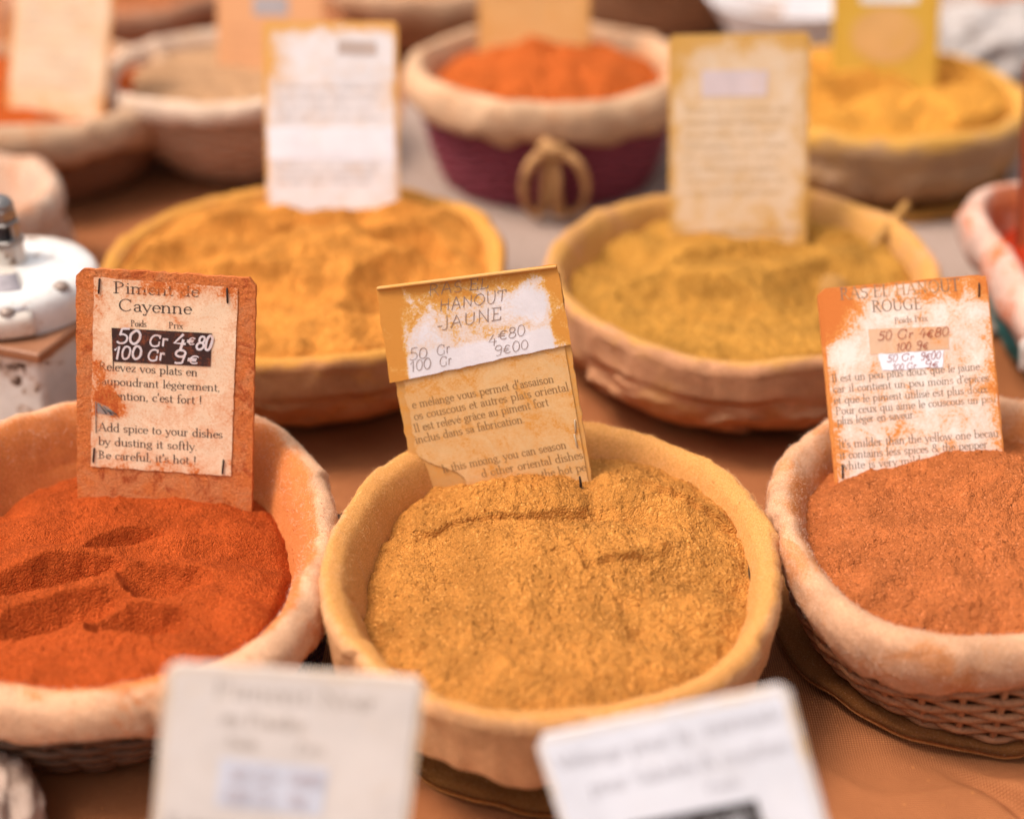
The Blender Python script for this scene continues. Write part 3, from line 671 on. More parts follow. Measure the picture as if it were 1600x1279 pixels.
def feat_turm(X, Y):
    w1 = .006*fbm(X*28, Y*28, 2, 4)
    f = .012*fbm(X*9+3, Y*9, 1, 3)+.010+bumpf(X, Y, .03, -.01, .05, .05, 30, .014)+bumpf(X, Y, .085, .07, .04, .03, 0, .010)
    for a in ((-.075, .02, .05, .022, 25, .012), (-.03, -.055, .05, .02, -12, .010), (.075, -.05, .04, .02, 40, .010), (-.02, .055, .06, .016, 8, .008), (.08, .02, .03, .014, -30, .009), (-.10, -.04, .03, .02, -40, .010)):
        f = scoop(f, X, Y, *a, w1)
    return f-.006
def feat_olive(X, Y):
    w1 = .006*fbm(X*28, Y*28, 7, 4)
    f = .009*fbm(X*9+7, Y*9, 1, 3)+.007+bumpf(X, Y, -.01, -.03, .05, .05, 0, .009)
    for a in ((-.085, .035, .035, .04, 10, .012), (.0, .030, .06, .014, 14, .008), (.06, -.03, .04, .02, 35, .008), (-.05, -.055, .04, .018, -25, .008), (.04, .075, .05, .016, -8, .008)):
        f = scoop(f, X, Y, *a, w1)
    return f-.004
def feat_curry(X, Y):
    w1 = .006*fbm(X*22, Y*22, 5, 3)
    f = .012*fbm(X*8+2, Y*8, 3, 3)+.012+bumpf(X, Y, .07, .07, .05, .03, -20, .020)
    for a in ((-.03, -.03, .07, .022, 24, .012), (.05, .0, .06, .018, 35, .012), (-.06, .04, .05, .02, 10, .010)): f = scoop(f, X, Y, *a, w1)
    return f-.006
HEAPS = 'heaps of ground spice in the baskets'
powder(left, 'deep red cayenne powder with scooped hollows under the red framed sign', powder_mat('cayenne_powder', RED, 1150, 1, .35, 460), feat_red, .000,
    [(0,-.034),(45,-.036),(90,-.042),(130,-.045),(180,-.038),(-140,-.022),(-90,-.014),(-45,-.020)], .0022, seed=1.5, fine=.0006, crumb=.0009)
powder(mid, 'mustard gold powder with fine crumbs at the foot of the tilted yellow sign', powder_mat('golden_powder', GOLD, 880, 2, .4, 360), feat_gold, .006,
    [(180,-.034),(140,-.026),(90,-.014),(45,-.010),(0,-.014),(-45,-.016),(-90,-.014),(-135,-.022)], .0035, seed=2.5, fine=.0011)
powder(right, 'brick orange powder piled in a soft peak under the stained white sign', powder_mat('rouge_powder', ROUGE, 900, 3, .35, 380), feat_rouge, .010,
    [(180,-.016),(130,-.022),(90,-.018),(0,-.02),(-90,-.016),(-140,-.016)], .0030, seed=3.5, fine=.0009)
powder(turm, 'bright orange turmeric with rough lumps in front of the white sign', powder_mat('turmeric_powder', TURM, 700, 4, .5, 260), feat_turm, .010, -.010, .003, seed=4.5, lump=45)
powder(olive, 'olive yellow powder with dug furrows under the square yellow sign', powder_mat('olive_powder', OLIVE, 700, 5, .45, 260), feat_olive, .006, [(90,-.02),(0,-.02),(-90,-.012),(180,-.02)], .003, seed=5.5)
powder(purple, 'orange red paprika inside the purple basket', powder_mat('paprika_powder', (.62, .13, .025), 900, 6), None, .020, -.022, .006, seed=6.5)
powder(wick, 'light brown powder inside the straw wicker basket', powder_mat('brown_powder', (.60, .33, .17), 900, 7), None, .016, -.02, .004, seed=7.5)
powder(farleft, 'rust red powder in the dark basket at the upper left edge', powder_mat('rust_powder', (.56, .105, .02), 900, 8), None, .014, -.010, .004, seed=8.5)
powder(small, 'salmon powder in the small pale basket at the left edge', powder_mat('salmon_powder', (.60, .24, .11), 900, 9), None, .004, -.04, .003, seed=9.5)
powder(curry, 'yellow curry powder in tall folds in the back row at the right', powder_mat('curry_powder', (.80, .34, .055), 900, 10, .4),
    feat_curry, .014, -.008, .005, seed=10.5)
powder(pink, 'scarlet powder in the squarish teal basket at the right edge', powder_mat('scarlet_powder', (.50, .04, .012), 900, 11), None, .008, -.03, .004, seed=11.5)
powder(far1, 'salmon orange powder in the basket at the top edge', powder_mat('salmon_orange_powder', (.62, .24, .10), 900, 12), None, .02, -.015, .004, seed=12.5)
powder(far2, 'dull brown powder in the wicker basket at the top edge', powder_mat('dull_powder', (.33, .13, .06), 900, 13), None, .01, -.02, .004, seed=13.5)
powder(far3, 'brick powder in the reddish basket at the top edge', powder_mat('brick_powder', (.50, .16, .06), 900, 14), None, .01, -.015, .004, seed=14.5)

# bow on the purple basket
bow_m = cloth_mat('bow_cloth', (.62, .33, .14), (.5, .27, .12), 4)
root = [q for q in COL.objects if q.name.startswith('spice_basket') and 'purple' in q['label']][0]
b = MB()
for s, wd in ((-1, .023), (1, .030)):
    P = spline([(0, -.140, .080), (s*wd*.75, -.146, .068), (s*wd*1.05, -.141, .044), (s*wd*.95, -.135, .022), (s*wd*.55, -.132, .012), (s*wd*.22, -.135, .026), (s*.003, -.139, .076)], 40)
    b.tube(P, .0040+.0008*np.sin(np.linspace(0, 9, 40)), 8, False, 1.1)
b.tube(spline([(.003, -.142, .078), (.006, -.147, .05), (.004, -.143, .030), (.007, -.139, .014)], 16), .0036, 8, False, 1.2)
b.tube(spline([(-.008, -.141, .083), (0, -.147, .079), (.009, -.141, .076)], 8), .0075, 8)
b.build('bow', bow_m, root)
# ------------------------------------------------------------------ round felt mats under the baskets
def mat_disc(c, r, col, label, seed, z=.0035, amp=.006):
    n, m = 120, 24; th = np.arange(n)*2*PI/n; q = np.linspace(.02, 1, m)
    rr = r*(1+.05*fbm(np.cos(th)*1.4+seed, np.sin(th)*1.4, seed, 3))
    X = np.outer(np.cos(th)*rr, q); Y = np.outer(np.sin(th)*rr, q)
    Zt = z+amp*(.5+fbm(np.cos(th)*2.5+seed, np.sin(th)*2.5, 1, 2))[:, None]*sm(.78, 1., q)[None]*.9
    V = np.concatenate([np.stack([X, Y, Zt], -1).reshape(-1, 3), np.stack([X, Y, Zt-.002], -1).reshape(-1, 3)])
    F = gridf(n, m).tolist(); N = n*m
    F = F+[[k+N for k in f[::-1]] for f in F]+[[i*m+m-1, i*m+m-1+N, ((i+1) % n)*m+m-1+N, ((i+1) % n)*m+m-1] for i in range(n)]
    o = mesh('table_mat', V, F, cloth_mat('felt', col, sc(col, .7), seed, weave=1200, bump=.3)); o.location = (*c, 0)
    tag(o, label, 'mat', 'felt mats under the baskets')
mat_disc((.270, .765), .118, (.32, .115, .034), 'dark brown wavy felt mat under the brick orange basket', 1.7)
mat_disc((.020, .700), .098, (.40, .165, .045), 'ochre brown felt mat under the mustard powder basket', 3.2, amp=.003)
mat_disc((.362, 1.470), .118, (.60, .27, .06), 'ochre felt mat showing in front of the yellow curry basket', 5.1, .008, .003)

# ------------------------------------------------------------------ cards
WHITE = (.74, .66, .62); CREAM = (.72, .55, .39); PAPERW = (.74, .70, .72)
INK = (.075, .050, .040)
staple_m = plain_mat('rusty_staple', (.045, .025, .02), .6, 0, .4, 300, .4, .5)
def pmats(paper, stain, off, amount=0., scale=45, dark=None, board=None, bamount=.55, speck=0., amp=4.0):
    amount += .30; scale *= 1.35
    return {'paper': paper_mat('sign_paper', paper, stain, off, amount, scale, dark, speck, amp)[0],
            'board': paper_mat('sign_board', board or paper, stain, off+3, bamount, scale, dark, .5, amp)[0],
            'ink': ink_mat('printed_ink', INK, stain, off, amount-.15, scale, .85, amp)}
# 1 cayenne
m = pmats((.86, .60, .40), (.62, .165, .035), 11, -.22, 60, (.42, .07, .015), (.52, .22, .10), .5, .3)
def d_cay(x, y):
    x = np.asarray(x); y = np.asarray(y)
    e = np.maximum(np.abs(x+.001)/.0425, np.abs(y-.078)/.0565)
    d = .55*sm(.75, 1.0, e)+1.0*np.exp(-((x+.034)/.008)**2-((y-.068)/.008)**2)+.5*np.exp(-((x+.041)/.005)**2-((y-.080)/.016)**2)+.8*np.exp(-((x+.030)/.010)**2-((y-.058)/.007)**2)
    d = d+.65*np.exp(-((x-.003)/.030)**2-((y-.134)/.008)**2)-.25*np.exp(-((x-.028)/.018)**2-((y-.112)/.02)**2)
    return d
m['board'] = board_mat('red_dusted_board', (.58, .20, .075), (.60, .165, .045), (.33, .055, .016), 3)
o, sf = card((-.2075, .7982, .0616), -.9, 15.5, -3.0, .1041, .1412, 'red brown board sign reading Piment de Cayenne, standing in the deep red powder', m, lambda x, y: .35*sm(.7, 1, np.abs(x)/.052)+.3*sm(.125, .14, y)+0*x, 0, -.002, .0045, .028, edge_wob=.0008, seed=1, corner=.0045)
sheet('paper_label', o, [(-41.3, 136.6), (41.8, 135.4), (39.5, 22.2), (-43.9, 23.1)], sf, .0006, m['paper'], d_cay, 40, 50, lambda P: P+.0005*np.stack([fbm(P[..., 1]*150, P[..., 0]*150, 1, 2), fbm(P[..., 0]*150, P[..., 1]*150, 4, 2)], -1))
letters('title_text', o, [('Piment de', (-30.2, 128.1), (19.8, 128.7), 6.6), ('Cayenne', (-27.3, 117.9), (15.5, 118.3), 6.8),
    ], sf, m['ink'], d_cay, thick=14, thin=5.5)
letters('column_heading', o, [('Poids', (-20, 109.1), (-10.8, 109.3), 3.6), ('Prix', (2.0, 109.3), (10.4, 109.4), 3.6),
    ], sf, m['ink'], d_cay, thick=14, thin=5.5)
letters('french_text', o, [('Relevez vos plats en', (-38.8, 82.2), (19.2, 81.8), 4.8), ('saupoudrant légèrement,', (-39.8, 73.5), (32.4, 73.5), 4.6), ("Attention, c'est fort !", (-38.9, 65.0), (22, 65.1), 4.8),
    ], sf, m['ink'], d_cay, thick=14, thin=5.5)
letters('english_text', o, [('Add spice to your dishes', (-39.1, 45.4), (34.5, 45.2), 4.8), ('by dusting it softly.', (-39.2, 36.8), (19.4, 36.8), 4.8), ("Be careful, it's hot !", (-39.3, 28.4), (19, 28.2), 4.8)], sf, m['ink'], d_cay, thick=14, thin=5.5)
pm = paper_mat('dark_price_panel', (.050, .022, .018), (.40, .09, .025), 12, -.18, 120)[0]
sheet('price_panel', o, [(-31.1, 107.6), (27.3, 107.8), (26.7, 88.0), (-30.5, 87.6)], sf, .0009, pm, lambda x, y: 0*x, 20, 10)
chalk = paper_mat('white_marker', (.70, .60, .60), (.62, .25, .12), 13, -.02, 150)[0]
letters('handwritten_price', o, [('50', (-28.5, 98.6), (-14.5, 99.4), 8.4), ('Gr', (-9.5, 98.2), (1.5, 98.8), 6.2), ('4', (4.3, 98.0), (11.5, 98.2), 8.6), ('$', (12.8, 100.4), (17.6, 100.6), 5.2), ('80', (17.8, 97.8), (27.0, 97.6), 8.4),
    ('100', (-30.3, 89.2), (-13.8, 90.2), 7.6), ('Gr', (-10.4, 89.6), (-.2, 90.2), 6.2), ('9', (4.5, 89.6), (12.0, 89.8), 8.0), ('$', (13.2, 89.2), (19.8, 89.4), 6.0)], sf, chalk, lambda x, y: 0*x, .0011, hand=True, thick=16, slant=.22, jit=.5)
fl = paper_mat('faded_blue_print', (.20, .24, .25), (.6, .2, .06), 14, -.1, 70)[0]
sheet('flag_print', o, [(-39.9, 63.0), (-33, 60), (-27.0, 54.8), (-39.6, 56.0)], sf, .0008, fl, d_cay, 8, 8)
b = MB(); 
for (a, c) in (((-40.4, 63), (-40.2, 44)),): b.box((a[0]/1000-.0002, c[1]/1000, .0007), (a[0]/1000+.0002, a[1]/1000, .0009))
for k in range(3):
    b.tube([((-39+3*k)/1000, .0622-.0018*k, .0010), ((-34+3*k)/1000, .0560, .0010)], .0003, 5)
b.build('flag_line', plain_mat('grey_print', (.10, .11, .11), .8), o)
staples(o, [(-38.3, 131.6, -4), (35.8, 130.4, 3), (-41.9, 30.2, -5), (34.8, 27.6, -4)], sf, staple_m, .0009, .0085)

# 2 yellow ras el hanout
m = pmats((.70, .43, .20), (.62, .27, .055), 21, .20, 40, None, (.58, .31, .11), .45)
d_j = lambda x, y: .35*sm(.8, 1.05, np.abs(x)/.053)
o, sf = card((-.0053, .8040, .0758), -10.3, 10.4, 11.6, .1072, .1258, 'tilted yellowed sign topped by folded white paper, in the mustard powder', m, lambda x, y: .3*sm(.8, 1, np.abs(x)/.053), .0015, -.003, .002, .03, seed=2, edge_wob=.0008)
def torn(P):
    x, y = P[..., 0], P[..., 1]
    lim = -.0485+.026*sm(.024, .004, y)+.0022*fbm(y*130, 3, 0, 3)
    return np.stack([np.maximum(x, lim), y+.0006*fbm(x*140, y*60, 2, 2)], -1)
sheet('paper_label', o, [(-51, 92), (50, 94), (51.5, -12), (-52, -12)], sf, .0006, m['paper'], d_j, 40, 50, torn)
fi = ink_mat('faded_ink', (.27, .145, .06), (.62, .33, .11), 21, .25, 54)
letters('french_text', o, [('e mélange vous permet d\'assaison', (-46, 52.0), (41, 58.8), 4.9), ('os couscous et autres plats oriental', (-46.2, 44.8), (49, 53.0), 4.9), ('Il est relevé grâce au piment fort', (-47.5, 37.4), (35.7, 45.1), 4.9),
    ('inclus dans sa fabrication.', (-48, 30.2), (19.6, 36.2), 4.9), ], sf, fi, d_j, thick=13, thin=5.5)
letters('english_text', o, [('h this mixing, you can season', (-34.8, 10.0), (42, 18.1), 4.9), ('d other oriental dishes', (-12, 4.6), (51, 11.0), 4.9), ('from the hot pe', (9.3, -.6), (51.5, 3.3), 4.9)], sf, fi, d_j, thick=13, thin=5.5)
cm = paper_mat('white_cover_paper', (.76, .70, .72), (.68, .36, .10), 23, .55, 60, (.60, .24, .04))[0]
d_c = lambda x, y: 1.15*sm(.79, .86, np.abs(np.asarray(x)-.0005)/.054)+.9*sm(.107, .126, y)-.05-1.3*sm(.016, .010, np.asarray(y)-.069-.1*(np.asarray(x)+.054))*sm(.046, .042, np.abs(x))+.35*sm(.0, .03, np.asarray(y)-.086)*sm(.02, -.01, x)-.7*np.exp(-((np.asarray(x)-.035)/.016)**2-((np.asarray(y)-.108)/.012)**2)+.25*sm(-.03, -.045, x)
sheet('folded_paper', o, [(-54.0, 126.4), (53.4, 127.6), (54.6, 80.4), (-56.2, 69.4)], lambda x, y: sf(x, y)+.0016, .0002, cm, d_c, 50, 40, lambda P: P+.0006*np.stack([fbm(P[..., 1]*90, P[..., 0]*90, 1, 3), fbm(P[..., 0]*110, P[..., 1]*60, 4, 3)], -1))
b = MB(); b.box((-.0535, .1258, -.0022), (.0532, .1272, .0019)); b.build('paper_fold', m['board'], o, False, .0005)
pen = ink_mat('pencil', (.27, .18, .15), (.62, .34, .12), 23, -.4, 60, .6)
letters('handwritten_name', o, [('RAS EL', (-24.5, 118.2), (12, 118.4), 6.4), ('HANOUT', (-19.8, 108.3), (21, 109.9), 7.0), ('-JAUNE', (-22.5, 97.5), (16.4, 99.6), 7.4), ], sf, pen, d_c, .0020, hand=True, thick=6, slant=.25, jit=.5)
letters('handwritten_weight', o, [('50', (-42.4, 81.6), (-31, 82.4), 6.6), ('Gr', (-25.5, 82.6), (-17, 83.4), 5.6),
    ('100', (-43, 74.6), (-30, 75.6), 6.4), ('Gr', (-25, 75.8), (-17.4, 76.4), 5.4), ], sf, pen, d_c, .0020, hand=True, thick=6, slant=.25, jit=.5)
letters('handwritten_price', o, [('4', (5.9, 84.7), (11, 85.2), 6.4), ('$80', (12.4, 87.4), (28.8, 88.8), 6.6), ('9$00', (8.6, 78.6), (29.4, 80.6), 6.0)], sf, pen, d_c, .0020, hand=True, thick=6, slant=.25, jit=.5)
staples(o, [(48, 22, 4), (49, 31, -6)], sf, plain_mat('pale_staple', (.5, .36, .22), .5), .0008, .008)

# 3 red ras el hanout
m = pmats((.80, .66, .58), (.64, .235, .055), 31, .12, 38, (.56, .15, .03), (.60, .21, .06), .75)
def d_r(x, y):
    x = np.asarray(x); y = np.asarray(y)
    return 1.5*np.exp(-((x+.046)/.014)**2-((y-.103)/.014)**2)+.55*sm(.101, .114, y)+.45*sm(.80, 1.0, np.abs(x)/.05)+.6*np.exp(-((x-.044)/.012)**2-((y-.052)/.014)**2)+.22*np.exp(-((x-.002)/.024)**2-((y-.080)/.010)**2)-.15*np.exp(-((x+.035)/.012)**2-((y-.07)/.02)**2)
o, sf = card((.2436, .8080, .0796), -1.3, 31.0, 5.6, .1015, .1152, 'orange stained white sign with faded capitals, leaning in the brick orange powder', m, lambda x, y: d_r(x, np.asarray(y)+.0065), .0, -.002, .004, .03, seed=3, corner=.005)
yo = 0.
sheet('paper_label', o, [(-49, 112.6), (50, 114.2), (49.5, -14), (-49, -14)], sf, .0006, m['paper'], lambda x, y: d_r(x, np.asarray(y)+.0065), 40, 50)
rl = [('RAS EL HANOUT', (-38, 107.4), (34, 106.8), 7.2), ('ROUGE', (-19.7, 98.4), (10.4, 97.7), 6.8), ('Poids Prix', (-7, 90.3), (13, 90.3), 3.6),
    ('Il est un peu plus doux que le jaune', (-47.6, 58.6), (41, 58.4), 4.6), ('car il contient un peu moins d\'épices', (-47.4, 52.2), (46, 51.2), 4.6), ('et que le piment utilisé est plus doux.', (-47.4, 45.4), (45.4, 44.6), 4.6), ('Pour ceux qui aime le couscous un peu', (-47, 39.0), (48.8, 38.6), 4.6), ('plus léger en saveur.', (-46.6, 33.0), (0, 33.2), 4.6),
    ("It's milder than the yellow one becau", (-47.2, 19.0), (48.4, 17.8), 4.8), ('it contains less spices & the pepper', (-47, 12.4), (41.2, 11.6), 4.8), ("white is very milder. It's made for", (-46.8, 6.0), (43, 5.4), 4.8)]
ri = ink_mat('worn_ink', (.20, .135, .095), (.66, .30, .10), 31, -.05, 51)
for nm, part in (('title_text', rl[:2]), ('column_heading', rl[2:3]), ('french_text', rl[3:8]), ('english_text', rl[8:])):
    letters(nm, o, [(t, (a[0], a[1]+yo), (c[0], c[1]+yo), k) for t, a, c, k in part], sf, ri, lambda x, y: d_r(x, np.asarray(y)+.0065), thick=12, thin=5)
tape = paper_mat('price_tape', (.68, .42, .27), (.62, .25, .08), 33, 0, 60)[0]
sheet('price_tape', o, [(-23, 88.4), (24.5, 86), (24, 72.4), (-23, 73)], sf, .0008, tape, lambda x, y: 0*x, 16, 8)
wl = paper_mat('white_price_label', (.80, .76, .80), (.7, .5, .4), 34, -.5, 60)[0]
sheet('white_label', o, [(-18.5, 73), (20.5, 72), (19, 62), (-17, 63)], sf, .0010, wl, lambda x, y: 0*x, 16, 8, lambda P: P+.0008*np.stack([fbm(P[..., 1]*200, P[..., 0]*200, 1, 2), fbm(P[..., 0]*160, P[..., 1]*160, 4, 2)], -1))
redpen = ink_mat('red_pen', (.30, .06, .035), (.6, .25, .1), 35, -.3, 60)
letters('handwriting', o, [('50 Gr', (-18.4, 81.1), (3, 80.9), 5.4), ('4$80', (6, 80.7), (24, 80.3), 5.4), ('100', (-8, 73.9), (1, 73.9), 4.6), ('9$', (4, 73.9), (11.6, 73.9), 4.8), ('50 Gr', (-14, 67.7), (2, 67.5), 4.2), ('9$00', (6, 67.5), (18, 67.1), 4.6), ('100 Gr', (-11, 62.5), (3, 62.5), 3.6), ('9$', (8, 62.5), (17, 62.5), 4.2)], sf, redpen, lambda x, y: 0*x, .0013, hand=True, thick=8, slant=.25, jit=.3)
staples(o, [(45, 106, -6), (46.5, 6, 4), (-46, 5, -4)], sf, staple_m, .0009, .008)

# ---- simpler cards of the rows behind and in front
def body_lines(y0, y1, n, x0, x1, words, cap=4.2):
    return [(words[i % len(words)], (x0, y0+(y1-y0)*i/max(1, n-1)), (x1-(i % 3)*4, y0+(y1-y0)*i/max(1, n-1)), cap) for i in range(n)]
WORDS = ['Relevez vos plats en', 'saupoudrant légèrement', 'un peu plus doux que', 'Add spice to your dishes', 'by dusting it softly', 'and other oriental dishes']
def simple_card(loc, yaw, tilt, roll, w, h, label, paper, stain, off, amount, extra=None, lines=None, dust=None, board=None, ink=None, hand=None, bam=.5, down=.03, scale=38, pen=(.10, .09, .10)):
    m = pmats(paper, stain, off, amount-.1, scale, None, board, bam, amp=2.6)
    dust = dust or (lambda x, y: .45*sm(.75, 1., np.abs(x)/(w/2))+.4*sm(.85, 1, np.asarray(y)/h))
    o, sf = card(loc, yaw, tilt, roll, w, h, label, m, dust, 0, -.002, .003, down, seed=off)
    W_ = w*1000/2-3; H_ = h*1000
    sheet('paper_label', o, [(-W_, H_-3), (W_, H_-3), (W_, -15), (-W_, -15)], sf, .0006, m['paper'], dust, 30, 40)
    k = 0
    for (nm, quad, mt) in (extra or []):
        sheet(nm, o, quad, sf, .0009+.0002*k, mt, lambda x, y: 0*x, 12, 10); k += 1
    if lines: letters('printed_text', o, lines, sf, ink or m['ink'], dust, .0008)
    if hand: letters('handwriting', o, hand, sf, ink_mat('pen', pen, stain, off, -.3), lambda x, y: 0*x, .0016, hand=True, thick=10, slant=.2, jit=.3)
    return o
soft = ink_mat('soft_ink', (.36, .28, .24), (.6, .5, .4), 3, -.5)
wp = lambda c, off: paper_mat('pasted_paper', c, (.7, .45, .25), off, -.45, 40)[0]
simple_card((-.1426, 1.1880, .104), 0, 18.9, -.2, .1059, .1317, 'white sign with orange smears along its top, in the bright orange turmeric', (.80, .73, .72), (.72, .36, .10), 41, -.25,
    [('pasted_strip', [(-50, 50), (50, 50), (50, 24), (-50, 25)], wp((.84, .79, .82), 2)), ('price_print', [(6, 117), (36, 116), (36, 106), (6, 107)], wp((.55, .42, .36), 4))],
    body_lines(80, 56, 4, -44, 40, WORDS)+body_lines(18, 6, 3, -44, 38, WORDS), lambda x, y: 1.1*np.exp(-((np.asarray(x)+.045)/.014)**2-((np.asarray(y)-.10)/.03)**2)+1.1*sm(.116, .129, y)+.5*np.exp(-((np.asarray(x)-.046)/.012)**2-((np.asarray(y)-.072)/.015)**2)+.5*sm(.95, 1., np.abs(x)/.05), ink=soft)
simple_card((.1784, 1.1725, .0930), -3, 15.3, 2.2, .1082, .1371, 'yellow stained sign with a lilac price strip, in the olive yellow powder', (.76, .58, .42), (.60, .32, .08), 42, .12,
    [('price_strip', [(-29, 110), (22, 109), (21, 90), (-29, 90)], wp((.66, .53, .53), 5))], body_lines(78, 14, 8, -42, 38, WORDS), ink=ink_mat('olive_ink', (.45, .28, .12), (.6, .36, .12), 42, 0),
    dust=lambda x, y: .6*sm(.75, 1., np.abs(x)/.054)+.7*sm(.118, .13, y)+.35*sm(.02, .0, y)+.5*np.exp(-((np.asarray(x)+.042)/.016)**2-((np.asarray(y)-.112)/.02)**2))
simple_card((-.424, 1.4164, .0829), -8, 26, -2.5, .0951, .15, 'peach sign with a small framed price, leaning in the rust red powder', (.76, .55, .38), (.64, .26, .07), 43, 0,
    [('price_print', [(-22, 128), (14, 128), (14, 114), (-22, 114)], wp((.50, .30, .20), 6))], body_lines(100, 30, 8, -38, 34, WORDS), ink=soft, dust=lambda x, y: .5*sm(.85, 1., np.abs(x)/.047)+.5*sm(.035, .0, y))
simple_card((-.2337, 1.495, .0792), -5, 19.8, .9, .1040, .1257, 'plain orange sign with a grey price mark, in the light brown powder', (.72, .35, .17), (.70, .33, .15), 44, .5,
    [('price_print', [(-16, 92), (18, 92), (18, 74), (-16, 74)], wp((.42, .36, .36), 7))], body_lines(60, 20, 5, -40, 36, WORDS), ink=ink_mat('brown_ink', (.55, .25, .12), (.7, .33, .15), 44, .2))
simple_card((.0215, 1.530, .1000), -1.9, 14.6, .2, .1087, .1406, 'blank amber sign cut by the top edge, standing in the purple basket', (.72, .40, .16), (.66, .32, .09), 45, .35, None,
    body_lines(100, 60, 4, -40, 36, WORDS), ink=ink_mat('amber_ink', (.5, .27, .1), (.66, .32, .1), 45, .4))
oo = simple_card((.3600, 1.500, .0920), 4, 19, -1, .1035, .1398, 'yellow sign with a faint oval below a white strip, in the yellow curry powder', (.66, .38, .06), (.60, .33, .04), 46, .4,
    [('price_strip', [(-26, 92), (30, 92), (30, 72), (-26, 72)], wp((.80, .76, .74), 8))])
b = MB(); n = 40; a = np.arange(n)*2*PI/n
b.add(np.concatenate([[[0, .042, .0011]], np.stack([.034*np.cos(a), .042+.026*np.sin(a), 0*a+.0011], -1)]), [(0, i+1, (i+1) % n+1) for i in range(n)])
b.build('oval_print', paper_mat('oval_print', (.70, .38, .14), (.6, .33, .06), 47, .1)[0], oo, False)
simple_card((.450, 1.165, .075), 0, 14, 2, .10, .14, 'dark red sign cut by the right edge, in the scarlet powder', (.40, .07, .025), (.45, .09, .02), 48, .2, None, body_lines(110, 40, 6, -40, 36, WORDS), ink=ink_mat('gold_ink', (.6, .3, .1), (.5, .1, .02), 48, -.3), board=(.12, .02, .01), bam=-.3)
# nearest row, out of focus
simple_card((-.0908-.0085, .4700-.020, .0695), 9, 19.1, -10, .1020, .125, 'blurred cream sign nearest the camera, in front of the deep red basket', (.84, .70, .63), (.74, .50, .30), 51, -.45,
    [('price_print', [(-27, 88), (16, 86), (15, 66), (-27, 68)], wp((.76, .72, .78), 9))],
    [('Piment Noir', (-32, 113), (33, 111), 6.6), ('en Poudre', (-28, 102), (5, 100.6), 5.6), ('Poids', (-25, 92.5), (-13, 92), 4.2), ('Prix', (2.5, 92), (14, 91.6), 4.2), ('Relevez vos plats en', (-46, 58), (30, 56), 5)],
    dust=lambda x, y: .5*sm(.93, 1., np.abs(x)/.052), ink=ink_mat('warm_ink', (.46, .35, .28), (.7, .5, .4), 51, -.4), pen=(.55, .42, .42), hand=[('50 Gr', (-24, 79), (-4, 78), 5.6), ('4$80', (0, 79), (13, 78), 5.6), ('100 Gr', (-25, 70), (-4, 69), 5.6), ('9$', (0, 70), (9, 69), 5.6)])
simple_card((.0713+.0205, .4606-.012, .0665), -12, 16, 21, .1050, .116, 'blurred white sign with a dark price panel, in front of the mustard basket', (.74, .71, .76), (.72, .50, .30), 52, -.6,
    [('price_panel', [(-26, 73), (28, 73), (28, 50), (-26, 50)], paper_mat('slate_panel', (.06, .05, .05), (.3, .2, .2), 10, -.6)[0])],
    [('Mélange pour la', (-47, 101), (10, 102), 6), ('marinade', (16, 103), (47, 103), 6), ('pour Salades & crudités', (-36, 88), (47, 90), 6), ('Poids', (10, 79), (24, 79.5), 4.4), ('Prix', (-46, 72), (-34, 72.4), 4.4)],
    dust=lambda x, y: .5*sm(.94, 1., np.abs(x)/.056)+.6*np.exp(-((np.asarray(x)-.056)/.008)**2-((np.asarray(y)-.095)/.02)**2), ink=ink_mat('grey_ink', (.40, .36, .38), (.6, .5, .5), 52, -.6), pen=(.55, .53, .55), hand=[('50 Gr 4$80', (-18, 62), (22, 62), 7)])

# baskets that carry the two nearest signs, just below the picture
near_l = dict(c=(-.105, .345), z=.085, rb=.08, seed=3.9, drape=True, nu=120, nv=36, R=.118, dust=.6, pu=120, pr=40, cloth=C((.62, .42, .3), (.5, .3, .15), 15), shell=SHELL, group=GRP,
    label='basket below the picture that carries the blurred cream sign')
near_r = dict(c=(.155, .345), z=.085, rb=.08, seed=4.9, drape=True, nu=120, nv=36, R=.118, dust=.6, pu=120, pr=40, cloth=C((.62, .42, .3), (.5, .3, .15), 16), shell=SHELL, group=GRP,
    label='basket below the picture that carries the blurred white sign')
for s, c_, l_ in ((near_l, (.12, .08, .06), 'dark pepper powder in the basket of the blurred cream sign'), (near_r, (.5, .3, .1), 'ochre powder in the basket of the blurred white sign')):
    basket(s); powder(s, l_, powder_mat('near_powder', c_, 900, 17), None, .004, -.012, .002, seed=s['seed'])

# ------------------------------------------------------------------ the old white coffee mill
def enamel(name, c, off, chips=.615):
    n = Nodes(name)
    col = n.mix(n.ramp(n.noise(35, 4, .6, off), .35, .75), c, sc(c, .82))
    e = n.math('ADD', n.noise(30, 8, .70, off+2, 1.2), n.math('MULTIPLY', n.math('SUBTRACT', n.noise(220, 4, .7, off), .5), .16)); k = n.ramp(e, chips, chips+.012)
    k2 = n.ramp(n.noise(260, 5, .75, off+6, 1.), .69, .71); k = n.math('MAXIMUM', k, k2)
    halo = n.ramp(e, chips-.06, chips, 0, .6)
    col = n.mix(halo, col, (.42, .22, .11)); col = n.mix(k, col, n.mix(n.noise(400, 3), (.02, .014, .012), (.12, .05, .025)))
    rough = n.ramp(k, 0, 1, .22, .85)
    return n.out(col, rough, n.bump(k, -.6, .0008), .5)
en = enamel('white_enamel', (.74, .68, .62), 1.5, .575); dm = enamel('dome_enamel', (.78, .73, .69), 8.5, .62); en2 = enamel('worn_enamel', (.74, .64, .55), 4.2, .60); riv = plain_mat('dull_rivet', (.30, .22, .18), .45, 5, .4, 300, .4, .3)
worn = plain_mat('bare_metal', (.22, .19, .20), .38, 2, .5, 120, .5, .7, .3)
